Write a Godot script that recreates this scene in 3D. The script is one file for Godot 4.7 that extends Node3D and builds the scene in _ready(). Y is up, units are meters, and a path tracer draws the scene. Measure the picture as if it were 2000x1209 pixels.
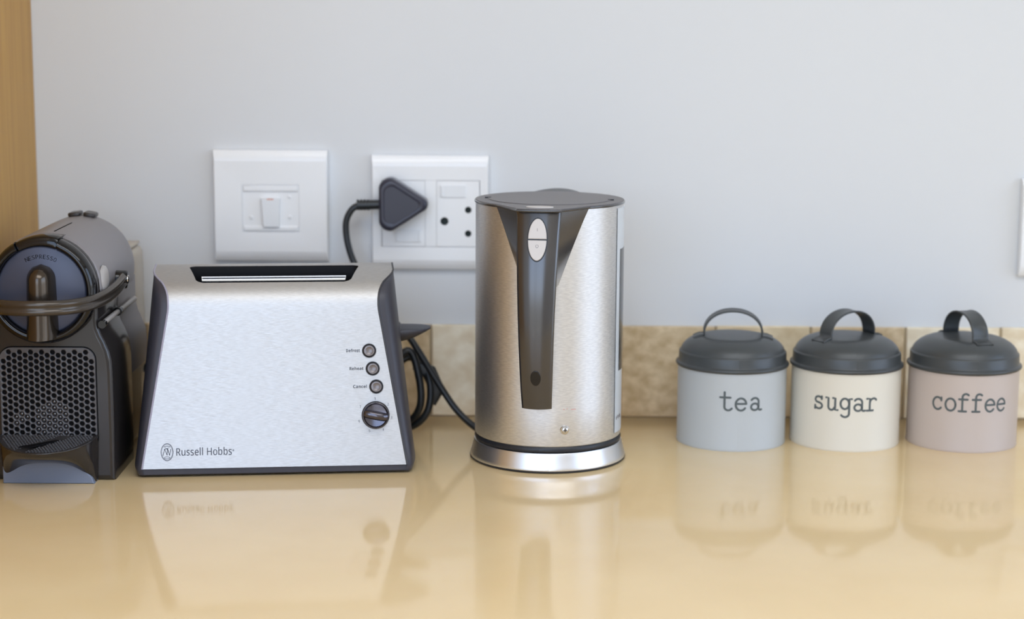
extends Node3D
# A kitchen worktop: capsule coffee machine, toaster, kettle and three storage tins in front of a tiled wall.
# World: y = 0 is the worktop, z = 0 the back wall, +z towards the viewer, metres.

# ---------------------------------------------------------------- mesh building
class MB:
	var st := SurfaceTool.new()
	var g := 1
	func _init() -> void:
		st.begin(Mesh.PRIMITIVE_TRIANGLES)
	func v(p: Vector3, uv: Vector2) -> void:
		st.set_smooth_group(g)
		st.set_uv(uv)
		st.add_vertex(p)
	# hint: the direction the face should look to
	func tri(a: Vector3, b: Vector3, c: Vector3, hint: Vector3, ua := Vector2.ZERO, ub := Vector2.ZERO, uc := Vector2.ZERO) -> void:
		var n := (b - a).cross(c - a)
		if n.length_squared() < 1e-22:
			return
		if n.dot(hint) > 0.0:
			v(a, ua); v(c, uc); v(b, ub)
		else:
			v(a, ua); v(b, ub); v(c, uc)
	func quad(a: Vector3, b: Vector3, c: Vector3, d: Vector3, hint: Vector3, ua := Vector2.ZERO, ub := Vector2.ZERO, uc := Vector2.ZERO, ud := Vector2.ZERO) -> void:
		tri(a, b, c, hint, ua, ub, uc)
		tri(a, c, d, hint, ua, uc, ud)
	# rows of points; side = +1 or -1 chooses the side (du x dv)
	func grid(rows: Array, side := 1.0, wrap := false) -> void:
		g += 1
		var vs := [0.0]
		for i in range(1, rows.size()):
			var m: int = rows[i].size() / 2
			vs.append(vs[-1] + (rows[i][m] - rows[i - 1][m]).length())
		for i in rows.size() - 1:
			var n: int = rows[i].size()
			var u := 0.0
			for j in (n if wrap else n - 1):
				var k := (j + 1) % n
				var a: Vector3 = rows[i][j]
				var b: Vector3 = rows[i][k]
				var c: Vector3 = rows[i + 1][k]
				var d: Vector3 = rows[i + 1][j]
				var hint := ((b - a) + (c - d)).cross((d - a) + (c - b)) * side
				var u2 := u + maxf((b - a).length(), (c - d).length())
				quad(a, b, c, d, hint, Vector2(u, vs[i]), Vector2(u2, vs[i]), Vector2(u2, vs[i + 1]), Vector2(u, vs[i + 1]))
				u = u2
	# a fan from the middle of a ring
	func fan(ring: Array, hint: Vector3) -> void:
		g += 1
		var m := Vector3.ZERO
		for p in ring:
			m += p
		m /= ring.size()
		for j in ring.size():
			tri(m, ring[j], ring[(j + 1) % ring.size()], hint)
	# profile of (radius, height) turned round +y; outside lies to the right when walking along the profile
	func lathe(prof: Array, seg := 64, a0 := 0.0, a1 := TAU, crease := 35.0) -> void:
		g += 1
		var run := 0.0
		for i in prof.size() - 1:
			var p: Vector2 = prof[i]
			var q: Vector2 = prof[i + 1]
			var dl := (q - p).length()
			if i > 0:
				var before: Vector2 = p - prof[i - 1]
				if absf(rad_to_deg(before.angle_to(q - p))) > crease:
					g += 1
			for j in seg:
				var s := a0 + (a1 - a0) * j / seg
				var t := a0 + (a1 - a0) * (j + 1) / seg
				var ds := Vector3(sin(s), 0, cos(s))
				var dt := Vector3(sin(t), 0, cos(t))
				var m := Vector3(sin((s + t) / 2), 0, cos((s + t) / 2))
				var hint := m * (q.y - p.y) + Vector3.UP * (p.x - q.x)
				var r := maxf(p.x, q.x)
				quad(ds * p.x + Vector3.UP * p.y, dt * p.x + Vector3.UP * p.y, dt * q.x + Vector3.UP * q.y, ds * q.x + Vector3.UP * q.y, hint,
					Vector2(s * r, run), Vector2(t * r, run), Vector2(t * r, run + dl), Vector2(s * r, run + dl))
			run += dl
	# closed section (x, y) swept along a path; up keeps the section upright; scale per point is optional
	func sweep(path: Array, section: Array, up: Vector3, caps := true, sizes := []) -> void:
		g += 1
		var rings := []
		for i in path.size():
			var a: Vector3 = path[maxi(i - 1, 0)]
			var b: Vector3 = path[mini(i + 1, path.size() - 1)]
			var t := (b - a).normalized()
			var s := t.cross(up).normalized()
			var w := s.cross(t).normalized()
			var k: float = sizes[i] if sizes.size() else 1.0
			var ring := []
			for q in section:
				ring.append(path[i] + s * q.x * k + w * q.y * k)
			rings.append(ring)
		_skin(rings)
		if caps:
			fan(rings[0], path[0] - path[1])
			fan(rings[-1], path[-1] - path[-2])
	# round tube with a frame carried along the path
	func tube(path: Array, radius, seg := 12, caps := true) -> void:
		g += 1
		var rings := []
		var ref := Vector3.UP
		var t0: Vector3 = (path[1] - path[0]).normalized()
		if absf(t0.dot(ref)) > 0.9:
			ref = Vector3.RIGHT
		for i in path.size():
			var t: Vector3 = (path[mini(i + 1, path.size() - 1)] - path[maxi(i - 1, 0)]).normalized()
			var s := t.cross(ref).normalized()
			ref = s.cross(t).normalized()
			var r: float = radius[i] if radius is Array else radius
			var ring := []
			for k in seg:
				var a := TAU * k / seg
				ring.append(path[i] + (s * cos(a) + ref * sin(a)) * r)
			rings.append(ring)
		_skin(rings)
		if caps:
			fan(rings[0], path[0] - path[1])
			fan(rings[-1], path[-1] - path[-2])
	func _skin(rings: Array) -> void:
		var run := 0.0
		for i in rings.size() - 1:
			var n: int = rings[i].size()
			var m := Vector3.ZERO
			for p in rings[i]:
				m += p
			m /= n
			var step: float = (rings[i + 1][0] - rings[i][0]).length()
			for j in n:
				var k := (j + 1) % n
				var a: Vector3 = rings[i][j]
				var b: Vector3 = rings[i][k]
				var hint := _outward(rings[i], j, k, m)
				quad(a, b, rings[i + 1][k], rings[i + 1][j], hint, Vector2(float(j) / n, run), Vector2(float(j + 1) / n, run), Vector2(float(j + 1) / n, run + step), Vector2(float(j) / n, run + step))
			run += step
	func _outward(ring: Array, j: int, k: int, m: Vector3) -> Vector3:
		# edge normal in the ring's plane, on the side given by the ring's own turning sense
		var nrm := Vector3.ZERO
		for i in ring.size():
			nrm += (ring[i] - m).cross(ring[(i + 1) % ring.size()] - m)
		return (ring[k] - ring[j]).cross(nrm.normalized())
	# polygon (counter-clockwise, x right, y up) pushed along z from z0 to z1 with rounded edges of size b
	func extrude(poly: Array, z0: float, z1: float, b := 0.0, t := Transform3D(), both := true) -> void:
		var n := poly.size()
		var area := 0.0
		for i in n:
			area += poly[i].cross(poly[(i + 1) % n])
		var pts := poly.duplicate()
		if area < 0.0:
			pts.reverse()
		var nrm := []
		for i in n:
			var e1: Vector2 = (pts[i] - pts[(i + n - 1) % n]).normalized()
			var e2: Vector2 = (pts[(i + 1) % n] - pts[i]).normalized()
			var q := Vector2(e1.y, -e1.x) + Vector2(e2.y, -e2.x)
			q = q.normalized() / maxf(0.5, sqrt((1.0 + e1.dot(e2)) / 2.0))
			nrm.append(q)
		var levels := []
		var steps := 4 if b > 0.0 else 0
		if b > 0.0 and both:
			for k in steps:
				var a := PI / 2 * k / steps
				levels.append([b * (1.0 - sin(a)), z0 + b * (1.0 - cos(a))])
		levels.append([0.0, z0 + (b if both else 0.0)])
		levels.append([0.0, z1 - b])
		for k in range(1, steps + 1):
			var a := PI / 2 * k / steps
			levels.append([b * (1.0 - cos(a)), z1 - b + b * sin(a)])
		var rings := []
		for l in levels:
			var ring := []
			for i in n:
				var p: Vector2 = pts[i] - nrm[i] * l[0]
				ring.append(Vector3(p.x, p.y, l[1]))
			rings.append(ring)
		g += 1
		var creased := []
		for i in n:
			var e1: Vector2 = pts[i] - pts[(i + n - 1) % n]
			var e2: Vector2 = pts[(i + 1) % n] - pts[i]
			creased.append(absf(rad_to_deg(e1.angle_to(e2))) > 40.0)
		var run := 0.0
		for j in n:
			var k := (j + 1) % n
			if creased[j]:
				g += 1
			var mid: Vector2 = (nrm[j] + nrm[k]) / 2
			var len_: float = (pts[k] - pts[j]).length()
			for i in rings.size() - 1:
				var hint := Vector3(mid.x, mid.y, 0)
				if i < (steps if both else 0):
					hint.z = -1.0
				elif i >= rings.size() - 1 - steps:
					hint.z = 1.0
				quad(t * rings[i][j], t * rings[i][k], t * rings[i + 1][k], t * rings[i + 1][j], t.basis * hint,
					Vector2(run, levels[i][1]), Vector2(run + len_, levels[i][1]), Vector2(run + len_, levels[i + 1][1]), Vector2(run, levels[i + 1][1]))
			run += len_
		for side in [0, rings.size() - 1]:
			if b <= 0.0 or (side == 0 and not both):
				g += 1
			else:
				g += 1
			var flat := PackedVector2Array()
			for p in rings[side]:
				flat.append(Vector2(p.x, p.y))
			var idx := Geometry2D.triangulate_polygon(flat)
			var hint := Vector3(0, 0, -1 if side == 0 else 1)
			for i in range(0, idx.size(), 3):
				tri(t * rings[side][idx[i]], t * rings[side][idx[i + 1]], t * rings[side][idx[i + 2]], t.basis * hint, flat[idx[i]], flat[idx[i + 1]], flat[idx[i + 2]])
	func box(lo: Vector3, hi: Vector3, b := 0.0, t := Transform3D()) -> void:
		extrude([Vector2(lo.x, lo.y), Vector2(hi.x, lo.y), Vector2(hi.x, hi.y), Vector2(lo.x, hi.y)], lo.z, hi.z, b, t)
	# flat ribbon of letter strokes; place turns (x, y) on the print into a point, out into its normal
	func stroke(line: Array, w: float, place: Callable) -> void:
		g += 1
		var l := []
		var r := []
		for i in line.size():
			var a: Vector2 = line[maxi(i - 1, 0)]
			var b: Vector2 = line[mini(i + 1, line.size() - 1)]
			var d := (b - a).normalized()
			var s := Vector2(-d.y, d.x) * w / 2
			l.append(line[i] + s)
			r.append(line[i] - s)
		for i in line.size() - 1:
			var hint: Vector3 = place.call(line[i], 1.0) - place.call(line[i], 0.0)
			quad(place.call(l[i], 0.0), place.call(r[i], 0.0), place.call(r[i + 1], 0.0), place.call(l[i + 1], 0.0), hint)
		for e in [0, line.size() - 1]:
			var c: Vector2 = line[e]
			var hint: Vector3 = place.call(c, 1.0) - place.call(c, 0.0)
			for k in 10:
				var a := Vector2.from_angle(TAU * k / 10) * w / 2
				var b := Vector2.from_angle(TAU * (k + 1) / 10) * w / 2
				tri(place.call(c, 0.02), place.call(c + a, 0.02), place.call(c + b, 0.02), hint)
	func done() -> ArrayMesh:
		st.generate_normals()
		st.index()
		return st.commit()


func rounded(w: float, h: float, r: float, n := 6, c := Vector2.ZERO) -> Array:
	var out := []
	for q in 4:
		var m: Vector2 = Vector2(w / 2 - r, h / 2 - r) * [Vector2(1, 1), Vector2(-1, 1), Vector2(-1, -1), Vector2(1, -1)][q]
		for k in n + 1:
			out.append(c + m + Vector2.from_angle(PI / 2 * (q + float(k) / n)) * r)
	return out


func oval(rx: float, ry: float, n := 32, c := Vector2.ZERO) -> Array:
	var out := []
	for k in n:
		var a := TAU * k / n
		out.append(c + Vector2(rx * cos(a), ry * sin(a)))
	return out


func arc(cx: float, cy: float, rx: float, ry: float, d0: float, d1: float, n := 12) -> Array:
	var out := []
	for k in n + 1:
		var a := deg_to_rad(lerpf(d0, d1, float(k) / n))
		out.append(Vector2(cx + rx * cos(a), cy + ry * sin(a)))
	return out


func curve(points: Array, n := 12) -> Array:
	# Catmull-Rom through the points
	var out := []
	for i in points.size() - 1:
		var a: Vector3 = points[maxi(i - 1, 0)]
		var b: Vector3 = points[i]
		var c: Vector3 = points[i + 1]
		var d: Vector3 = points[mini(i + 2, points.size() - 1)]
		for k in n:
			out.append(b.cubic_interpolate(c, a, d, float(k) / n))
	out.append(points[-1])
	return out


# ---------------------------------------------------------------- scene tree helpers
func thing(called: String, label: String, category: String, at := Vector3.ZERO, turn := 0.0, group := "") -> Node3D:
	var o := Node3D.new()
	o.name = called
	add_child(o, true)
	o.position = at
	o.rotation.y = turn
	o.set_meta("label", label)
	o.set_meta("category", category)
	if group:
		o.set_meta("group", group)
	return o


func part(called: String, mb, material: Material, parent: Node3D, label := "") -> MeshInstance3D:
	var o := MeshInstance3D.new()
	o.name = called
	o.mesh = mb.done() if mb is MB else mb
	o.material_override = null
	o.set_surface_override_material(0, material)
	o.cast_shadow = GeometryInstance3D.SHADOW_CASTING_SETTING_ON
	parent.add_child(o, true)
	if label:
		o.set_meta("label", label)
	return o


func structure(called: String, mb: MB, material: Material) -> MeshInstance3D:
	var o := part(called, mb, material, self)
	o.set_meta("kind", "structure")
	return o


# ---------------------------------------------------------------- materials
func mat(color: Color, rough := 0.5, metal := 0.0, spec := 0.5) -> StandardMaterial3D:
	var m := StandardMaterial3D.new()
	m.albedo_color = color
	m.roughness = rough
	m.metallic = metal
	m.metallic_specular = spec
	return m


func rgb8(r: float, g: float, b: float) -> Color:
	return Color(r / 255.0, g / 255.0, b / 255.0)


func noise_image(w: int, h: int, fx: float, fy: float, octaves: int, seed_: int, lo: Color, hi: Color, gain := 1.0) -> ImageTexture:
	var n := FastNoiseLite.new()
	n.seed = seed_
	n.noise_type = FastNoiseLite.TYPE_SIMPLEX
	n.frequency = 1.0
	n.fractal_octaves = octaves
	var im := Image.create(w, h, false, Image.FORMAT_RGB8)
	for y in h:
		for x in w:
			# blended at the borders so that it repeats
			var u := float(x) / w
			var q := float(y) / h
			var s := 0.0
			var su := smoothstep(0.75, 1.0, u)
			var sq := smoothstep(0.75, 1.0, q)
			s += n.get_noise_2d(u * fx, q * fy) * (1 - su) * (1 - sq)
			if su > 0.0:
				s += n.get_noise_2d((u - 1.0) * fx, q * fy) * su * (1 - sq)
			if sq > 0.0:
				s += n.get_noise_2d(u * fx, (q - 1.0) * fy) * (1 - su) * sq
			if su > 0.0 and sq > 0.0:
				s += n.get_noise_2d((u - 1.0) * fx, (q - 1.0) * fy) * su * sq
			im.set_pixel(x, y, lo.lerp(hi, clampf(0.5 + 0.5 * s * gain, 0.0, 1.0)))
	return ImageTexture.create_from_image(im)


var M := {}


func make_materials() -> void:
	# painted plaster
	M.wall = mat(rgb8(217, 219, 221), 0.75, 0.0, 0.35)
	M.ceiling = mat(rgb8(240, 236, 228), 0.9)
	M.room = mat(rgb8(231, 225, 215), 0.85)
	M.floor = mat(rgb8(150, 143, 135), 0.5)
	M.fill_glow = mat(rgb8(245, 243, 238), 0.6)  # glowing face of the added fill panel
	M.fill_glow.emission_enabled = true
	M.fill_glow.emission = rgb8(255, 249, 240)
	M.fill_glow.emission_energy_multiplier = 0.3
	M.worktop = mat(rgb8(231, 203, 156), 0.085, 0.0, 0.36)
	M.worktop.albedo_color = Color.WHITE
	M.worktop.albedo_texture = noise_image(256, 256, 5, 5, 4, 12, rgb8(233, 205, 157), rgb8(239, 213, 167))
	M.worktop.uv1_triplanar = true
	M.worktop.uv1_world_triplanar = true
	M.worktop.uv1_scale = Vector3.ONE * 1.3
	# maple veneer, the grain runs upwards
	M.wood = mat(rgb8(238, 228, 176), 0.42, 0.0, 0.4)
	M.wood.albedo_texture = noise_image(256, 256, 26, 2.5, 4, 21, rgb8(190, 146, 84), rgb8(214, 172, 108))
	M.wood.uv1_triplanar = true
	M.wood.uv1_world_triplanar = true
	M.wood.uv1_scale = Vector3(2.2, 1.1, 2.2)
	# travertine
	for k in 3:
		var m := mat(Color.WHITE, 0.45, 0.0, 0.4)
		m.albedo_texture = noise_image(256, 256, 4.0 + k, 5.0 + k, 5, 40 + k * 7, [rgb8(210, 188, 150), rgb8(228, 212, 182), rgb8(192, 168, 130)][k], [rgb8(242, 226, 194), rgb8(249, 240, 218), rgb8(224, 204, 170)][k], 1.5)
		m.uv1_triplanar = true
		m.uv1_world_triplanar = true
		m.uv1_scale = Vector3.ONE * (5.0 + k)
		m.uv1_offset = Vector3(0.3 * k, 0.17 * k, 0.0)
		M["tile%d" % k] = m
	M.grout = mat(rgb8(178, 160, 130), 0.9)
	# brushed steel: fine streaks along u
	var streak := noise_image(512, 1024, 12, 330, 2, 5, rgb8(146, 146, 146), rgb8(178, 178, 178), 1.6)
	var relief := noise_image(512, 1024, 20, 420, 2, 6, Color.BLACK, Color.WHITE, 1.4)
	var cloud := noise_image(512, 1024, 22, 220, 4, 17, rgb8(180, 178, 176), rgb8(194, 192, 190), 1.4)
	var smear := noise_image(512, 1024, 22, 150, 4, 77, rgb8(214, 214, 215), rgb8(232, 232, 232), 1.5)
	for k in ["toaster_steel", "kettle_steel"]:
		var m := mat(Color.WHITE, 1.0 if k == "kettle_steel" else 1.0, 1.0)
		m.albedo_texture = cloud if k == "toaster_steel" else smear
		m.roughness_texture = streak
		m.roughness_texture_channel = BaseMaterial3D.TEXTURE_CHANNEL_GREEN
		m.roughness = 0.66 if k == "toaster_steel" else 0.78
		m.heightmap_enabled = true
		m.heightmap_texture = relief
		m.heightmap_scale = 0.0006
		m.uv1_scale = Vector3(5.0, 5.0, 1.0)
		m.anisotropy_enabled = true
		m.anisotropy = -0.65 if k == "toaster_steel" else -0.5
		M[k] = m
	M.chrome = mat(rgb8(214, 214, 216), 0.12, 1.0)
	M.satin_silver = mat(rgb8(236, 237, 240), 0.34, 1.0)
	M.toaster_black = mat(rgb8(58, 58, 67), 0.42)
	M.slot_black = mat(rgb8(13, 13, 17), 0.5, 0.0, 0.25)
	M.print_dark = mat(rgb8(58, 60, 74), 0.6)
	M.print_fine = mat(rgb8(70, 72, 80), 0.6)
	M.button = mat(rgb8(128, 122, 122), 0.35, 0.6)
	M.button_ring = mat(rgb8(58, 58, 62), 0.4)
	M.knob = mat(rgb8(96, 94, 102), 0.16, 0.9)
	M.kettle_plastic = mat(rgb8(38, 36, 39), 0.22, 0.0, 0.65)
	M.kettle_plastic.clearcoat_enabled = true
	M.kettle_plastic.clearcoat = 0.8
	M.kettle_plastic.clearcoat_roughness = 0.2
	M.kettle_lid = mat(rgb8(112, 109, 111), 0.42)
	M.kettle_button = mat(rgb8(206, 200, 196), 0.4)
	M.rubber = mat(rgb8(34, 36, 42), 0.4)
	M.cable = mat(rgb8(28, 32, 36), 0.35)
	M.plug = mat(rgb8(46, 47, 62), 0.3, 0.0, 0.5)
	M.gauge = mat(rgb8(206, 212, 218), 0.2)
	M.gauge_dark = mat(rgb8(74, 72, 70), 0.15)
	M.red_print = mat(rgb8(214, 150, 142), 0.6)
	M.red_indicator = mat(rgb8(214, 128, 92), 0.4)
	M.white_plastic = mat(rgb8(238, 239, 240), 0.18)
	M.white_rocker = mat(rgb8(230, 232, 234), 0.25)
	M.socket_hole = mat(rgb8(40, 52, 50), 0.6)
	M.tin_lid = mat(rgb8(64, 67, 68), 0.36)
	M.tin_grey = mat(rgb8(184, 188, 190), 0.42)
	M.tin_cream = mat(rgb8(222, 216, 202), 0.42)
	M.tin_pink = mat(rgb8(194, 181, 173), 0.42)
	M.tin_print = mat(rgb8(84, 92, 94), 0.6)
	M.machine_shell = mat(rgb8(140, 136, 138), 0.4, 0.3)
	M.machine_gloss = mat(rgb8(44, 41, 41), 0.13)
	M.machine_body = mat(rgb8(52, 49, 49), 0.3)
	M.machine_black = mat(rgb8(14, 14, 17), 0.08)
	M.machine_face = mat(rgb8(74, 80, 100), 0.36, 0.2)
	M.machine_foot = mat(rgb8(116, 126, 146), 0.4)
	M.grille = mat(rgb8(84, 84, 88), 0.32)
	M.spout = mat(rgb8(84, 76, 68), 0.18, 0.75)
	M.lever = mat(rgb8(82, 76, 70), 0.22, 0.6)
	M.dark_hole = mat(rgb8(8, 8, 11), 0.6, 0.0, 0.25)
	M.water = mat(rgb8(36, 37, 44), 0.03, 0.0, 0.7)
	M.water.clearcoat_enabled = true
	M.water.clearcoat = 1.0
	M.water.clearcoat_roughness = 0.02
	M.edge_trim = mat(rgb8(160, 156, 172), 0.4)
	M.tank = mat(rgb8(176, 164, 146), 0.25)
	M.hub_cap = mat(rgb8(170, 166, 164), 0.35)


# ---------------------------------------------------------------- the place
func _ready() -> void:
	# camera
	var cam := Camera3D.new()
	cam.name = "camera"
	var pitch := atan((604.5 - 10.0) / 3600.0)
	var fw := Vector3(0, -sin(pitch), -cos(pitch))
	var up := Vector3.RIGHT.cross(fw)
	var roll := deg_to_rad(0.33)
	var r2 := Vector3.RIGHT * cos(roll) + up * sin(roll)
	var u2 := up * cos(roll) - Vector3.RIGHT * sin(roll)
	cam.transform = Transform3D(Basis(r2, u2, -fw), Vector3(0, 0.42679, 1.90))
	var lens := CameraAttributesPhysical.new()
	lens.frustum_focal_length = 24.0 * 3600.0 / 1209.0
	lens.frustum_focus_distance = 1.66
	lens.exposure_aperture = 3.6
	lens.frustum_far = 100.0
	cam.attributes = lens
	add_child(cam)
	cam.current = true
	# overcast daylight outside
	var env := Environment.new()
	env.background_mode = Environment.BG_SKY
	var sky := Sky.new()
	var air := ProceduralSkyMaterial.new()
	air.sky_top_color = rgb8(188, 214, 252)
	air.sky_horizon_color = rgb8(222, 236, 255)
	air.ground_bottom_color = rgb8(156, 156, 154)
	air.ground_horizon_color = rgb8(184, 186, 186)
	air.sky_energy_multiplier = 1.0
	sky.sky_material = air
	env.sky = sky
	env.background_energy_multiplier = 1.85
	env.tonemap_mode = Environment.TONE_MAPPER_LINEAR
	env.tonemap_exposure = 1.98
	env.sdfgi_enabled = true
	env.ssao_enabled = true
	env.ssil_enabled = true
	var we := WorldEnvironment.new()
	we.name = "environment"
	we.environment = env
	add_child(we)

	# unseen fill light, added under the ceiling to brighten the worktop
	var panel := AreaLight3D.new()
	panel.name = "added_fill_light"
	panel.area_size = Vector2(1.8, 1.0)
	panel.position = Vector3(0.40, 1.655, 1.60)
	panel.rotation.x = -PI / 2
	panel.light_color = rgb8(242, 248, 255)
	panel.light_energy = 0.90
	panel.shadow_enabled = true
	add_child(panel)

	make_materials()
	build_room()
	build_backsplash()
	build_toaster()
	build_kettle()
	build_coffee_machine()
	build_tins()
	build_plates()
	build_power_cord()


func wall_with_opening(called: String, a: Vector2, b: Vector2, openings: Array, t: Transform3D, thick: float, material: Material) -> void:
	# wall in its own xy plane from a to b, openings as Rect2 side by side from left to right
	var m := MB.new()
	var x := a.x
	for o in openings:
		m.box(Vector3(x, a.y, 0), Vector3(o.position.x, b.y, thick), 0.0, t)
		m.box(Vector3(o.position.x, a.y, 0), Vector3(o.end.x, o.position.y, thick), 0.0, t)
		m.box(Vector3(o.position.x, o.end.y, 0), Vector3(o.end.x, b.y, thick), 0.0, t)
		x = o.end.x
	m.box(Vector3(x, a.y, 0), Vector3(b.x, b.y, thick), 0.0, t)
	structure(called, m, material)


func window_frame(called: String, o: Rect2, bars: int, t: Transform3D) -> void:
	var f := Node3D.new()
	f.name = called
	f.set_meta("kind", "structure")
	add_child(f, true)
	var m := MB.new()
	var w := 0.05
	m.box(Vector3(o.position.x, o.position.y, 0.03), Vector3(o.end.x, o.position.y + w, 0.09), 0.0, t)
	m.box(Vector3(o.position.x, o.end.y - w, 0.03), Vector3(o.end.x, o.end.y, 0.09), 0.0, t)
	for k in bars + 2:
		var x := lerpf(o.position.x, o.end.x - w, float(k) / (bars + 1))
		m.box(Vector3(x, o.position.y, 0.03), Vector3(x + w, o.end.y, 0.09), 0.0, t)
	part("frame", m, M.room, f)


func build_room() -> void:
	var lo := Vector3(-1.7, -0.9, 0.0)
	var hi := Vector3(2.3, 1.7, 2.55)
	var m := MB.new()
	m.box(Vector3(lo.x - 0.1, lo.y, -0.12), Vector3(hi.x + 0.1, hi.y, 0.0))
	structure("wall_back", m, M.wall)
	m = MB.new()
	m.box(Vector3(lo.x - 0.1, lo.y - 0.1, -0.12), Vector3(hi.x + 0.1, lo.y, hi.z + 0.12))
	structure("floor", m, M.floor)
	m = MB.new()
	m.box(Vector3(lo.x - 0.1, hi.y, -0.12), Vector3(hi.x + 0.1, hi.y + 0.1, hi.z + 0.12))
	structure("ceiling", m, M.ceiling)
	m = MB.new()
	m.box(Vector3(lo.x - 0.1, lo.y, 0.0), Vector3(lo.x, hi.y, hi.z))
	structure("wall_left", m, M.room)
	# right wall and the wall behind the viewer have the windows
	var tr := Transform3D(Basis(Vector3(0, 0, 1), Vector3(0, 1, 0), Vector3(1, 0, 0)), Vector3(hi.x, 0, 0))
	var op := Rect2(0.35, -0.85, 2.05, 2.4)
	wall_with_opening("wall_right", Vector2(0, lo.y), Vector2(hi.z, hi.y), [op], tr, 0.1, M.room)
	window_frame("window_1", op, 1, tr)
	var tf := Transform3D(Basis(), Vector3(0, 0, hi.z))
	var of := Rect2(-1.62, -0.85, 2.0, 2.4)
	wall_with_opening("wall_front", Vector2(lo.x, lo.y), Vector2(hi.x, hi.y), [of], tf, 0.1, M.room)
	window_frame("window_2", of, 1, tf)
	var cl := thing("added_fill_panel", "large white glowing panel added out of view as fill for the worktop", "ceiling light", Vector3(0.40, 1.70, 1.60))  # made-up housing for the fill light, out of view
	m = MB.new()
	m.box(Vector3(-0.93, -0.04, -0.53), Vector3(0.93, -0.0005, 0.53), 0.004)
	part("frame", m, M.white_plastic, cl)
	m = MB.new()
	m.box(Vector3(-0.9, -0.0425, -0.5), Vector3(0.9, -0.0405, 0.5))
	part("fill_glow", m, M.fill_glow, cl)
	# worktop and the units that carry it
	var top := thing("worktop", "glossy beige worktop running along the whole wall", "worktop")
	m = MB.new()
	m.box(Vector3(-0.4905, -0.04, 0.0005), Vector3(2.3, 0.0, 0.78), 0.003)
	part("slab", m, M.worktop, top)
	var c := thing("base_cabinet", "maple base cabinet run under the beige worktop", "cabinet", Vector3(-0.49, -0.9, 0))
	m = MB.new()
	m.box(Vector3(0.001, 0.0, 0.001), Vector3(2.78, 0.859, 0.70))
	part("body", m, M.wood, c)
	for k in 4:
		m = MB.new()
		m.box(Vector3(0.004 + k * 0.695, 0.1, 0.7005), Vector3(0.69 + k * 0.695, 0.85, 0.72), 0.002)
		part("door", m, M.wood, c)
	# tall cabinet on the left, its side panel seen
	var t := thing("tall_cabinet", "tall maple veneer cabinet side beside the coffee machine", "cabinet", Vector3(-0.491, -0.9, 0))
	m = MB.new()
	m.box(Vector3(-0.018, 0.0, 0.0005), Vector3(0.0, 2.55, 0.62), 0.001)
	part("side_panel", m, M.wood, t)
	m = MB.new()
	m.box(Vector3(-0.6, 0.0, 0.0005), Vector3(-0.019, 2.55, 0.60))
	part("body", m, M.wood, t)
	m = MB.new()
	m.box(Vector3(-0.6, 0.1, 0.601), Vector3(-0.019, 2.54, 0.62), 0.002)
	part("door", m, M.wood, t)


func build_backsplash() -> void:
	var root := Node3D.new()
	root.name = "trim_1"
	root.set_meta("kind", "structure")
	add_child(root)
	var m := MB.new()
	m.box(Vector3(-0.4905, 0.0005, 0.0003), Vector3(2.3, 0.0966, 0.0035))
	part("grout", m, M.grout, root)
	var pitch := 0.0991
	var rng := RandomNumberGenerator.new()
	rng.seed = 4
	var shape := MB.new()
	shape.box(Vector3(-0.0482, 0.0008, 0.0), Vector3(0.0482, 0.0972, 0.006), 0.0012)
	var tile: ArrayMesh = shape.done()
	var tones := [0, 2, 0, 2, 1, 0, 2, 0, 2, 1, 1, 0]
	for k in range(-4, 24):
		var x := -0.0846 + (k + 0.5) * pitch
		if x - 0.05 < -0.4905 or x > 2.25:
			continue
		var o := part("tile", tile, M["tile%d" % (tones[k + 4] if k < 8 else rng.randi_range(0, 2))], root)
		o.position = Vector3(x, rng.randf_range(-0.0003, 0.0003), rng.randf_range(0.0, 0.0006))


# ---------------------------------------------------------------- lettering
func text_mesh(text: String, size: float, width: float, place: Transform3D, bold := false, serif := false) -> ArrayMesh:
	# flat lettering, its left end on the baseline at the origin of place; width > 0 squeezes it to that width
	var font := SystemFont.new()
	font.font_names = PackedStringArray(["Droid Serif" if serif else "Droid Sans"])
	if bold:
		font.font_weight = 700
	var tm := TextMesh.new()
	tm.font = font
	tm.font_size = 64
	tm.pixel_size = 0.01
	tm.depth = 0.02
	tm.curve_step = 1.0
	tm.horizontal_alignment = HORIZONTAL_ALIGNMENT_LEFT
	tm.vertical_alignment = VERTICAL_ALIGNMENT_TOP
	tm.text = text
	var arrays := tm.get_mesh_arrays()
	var vs: PackedVector3Array = arrays[Mesh.ARRAY_VERTEX]
	var box := AABB(vs[0], Vector3.ZERO)
	for p in vs:
		box = box.expand(p)
	var st := SurfaceTool.new()
	st.begin(Mesh.PRIMITIVE_TRIANGLES)
	var idx: PackedInt32Array = arrays[Mesh.ARRAY_INDEX]
	var ky := size / box.size.y
	var kx := width / box.size.x if width > 0.0 else ky
	for i in idx:
		var p := vs[i]
		st.set_smooth_group(-1)
		st.add_vertex(place * Vector3((p.x - box.position.x) * kx, (p.y - box.position.y) * ky, (p.z - box.position.z) * 0.005))
	st.generate_normals()
	return st.commit()


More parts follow.
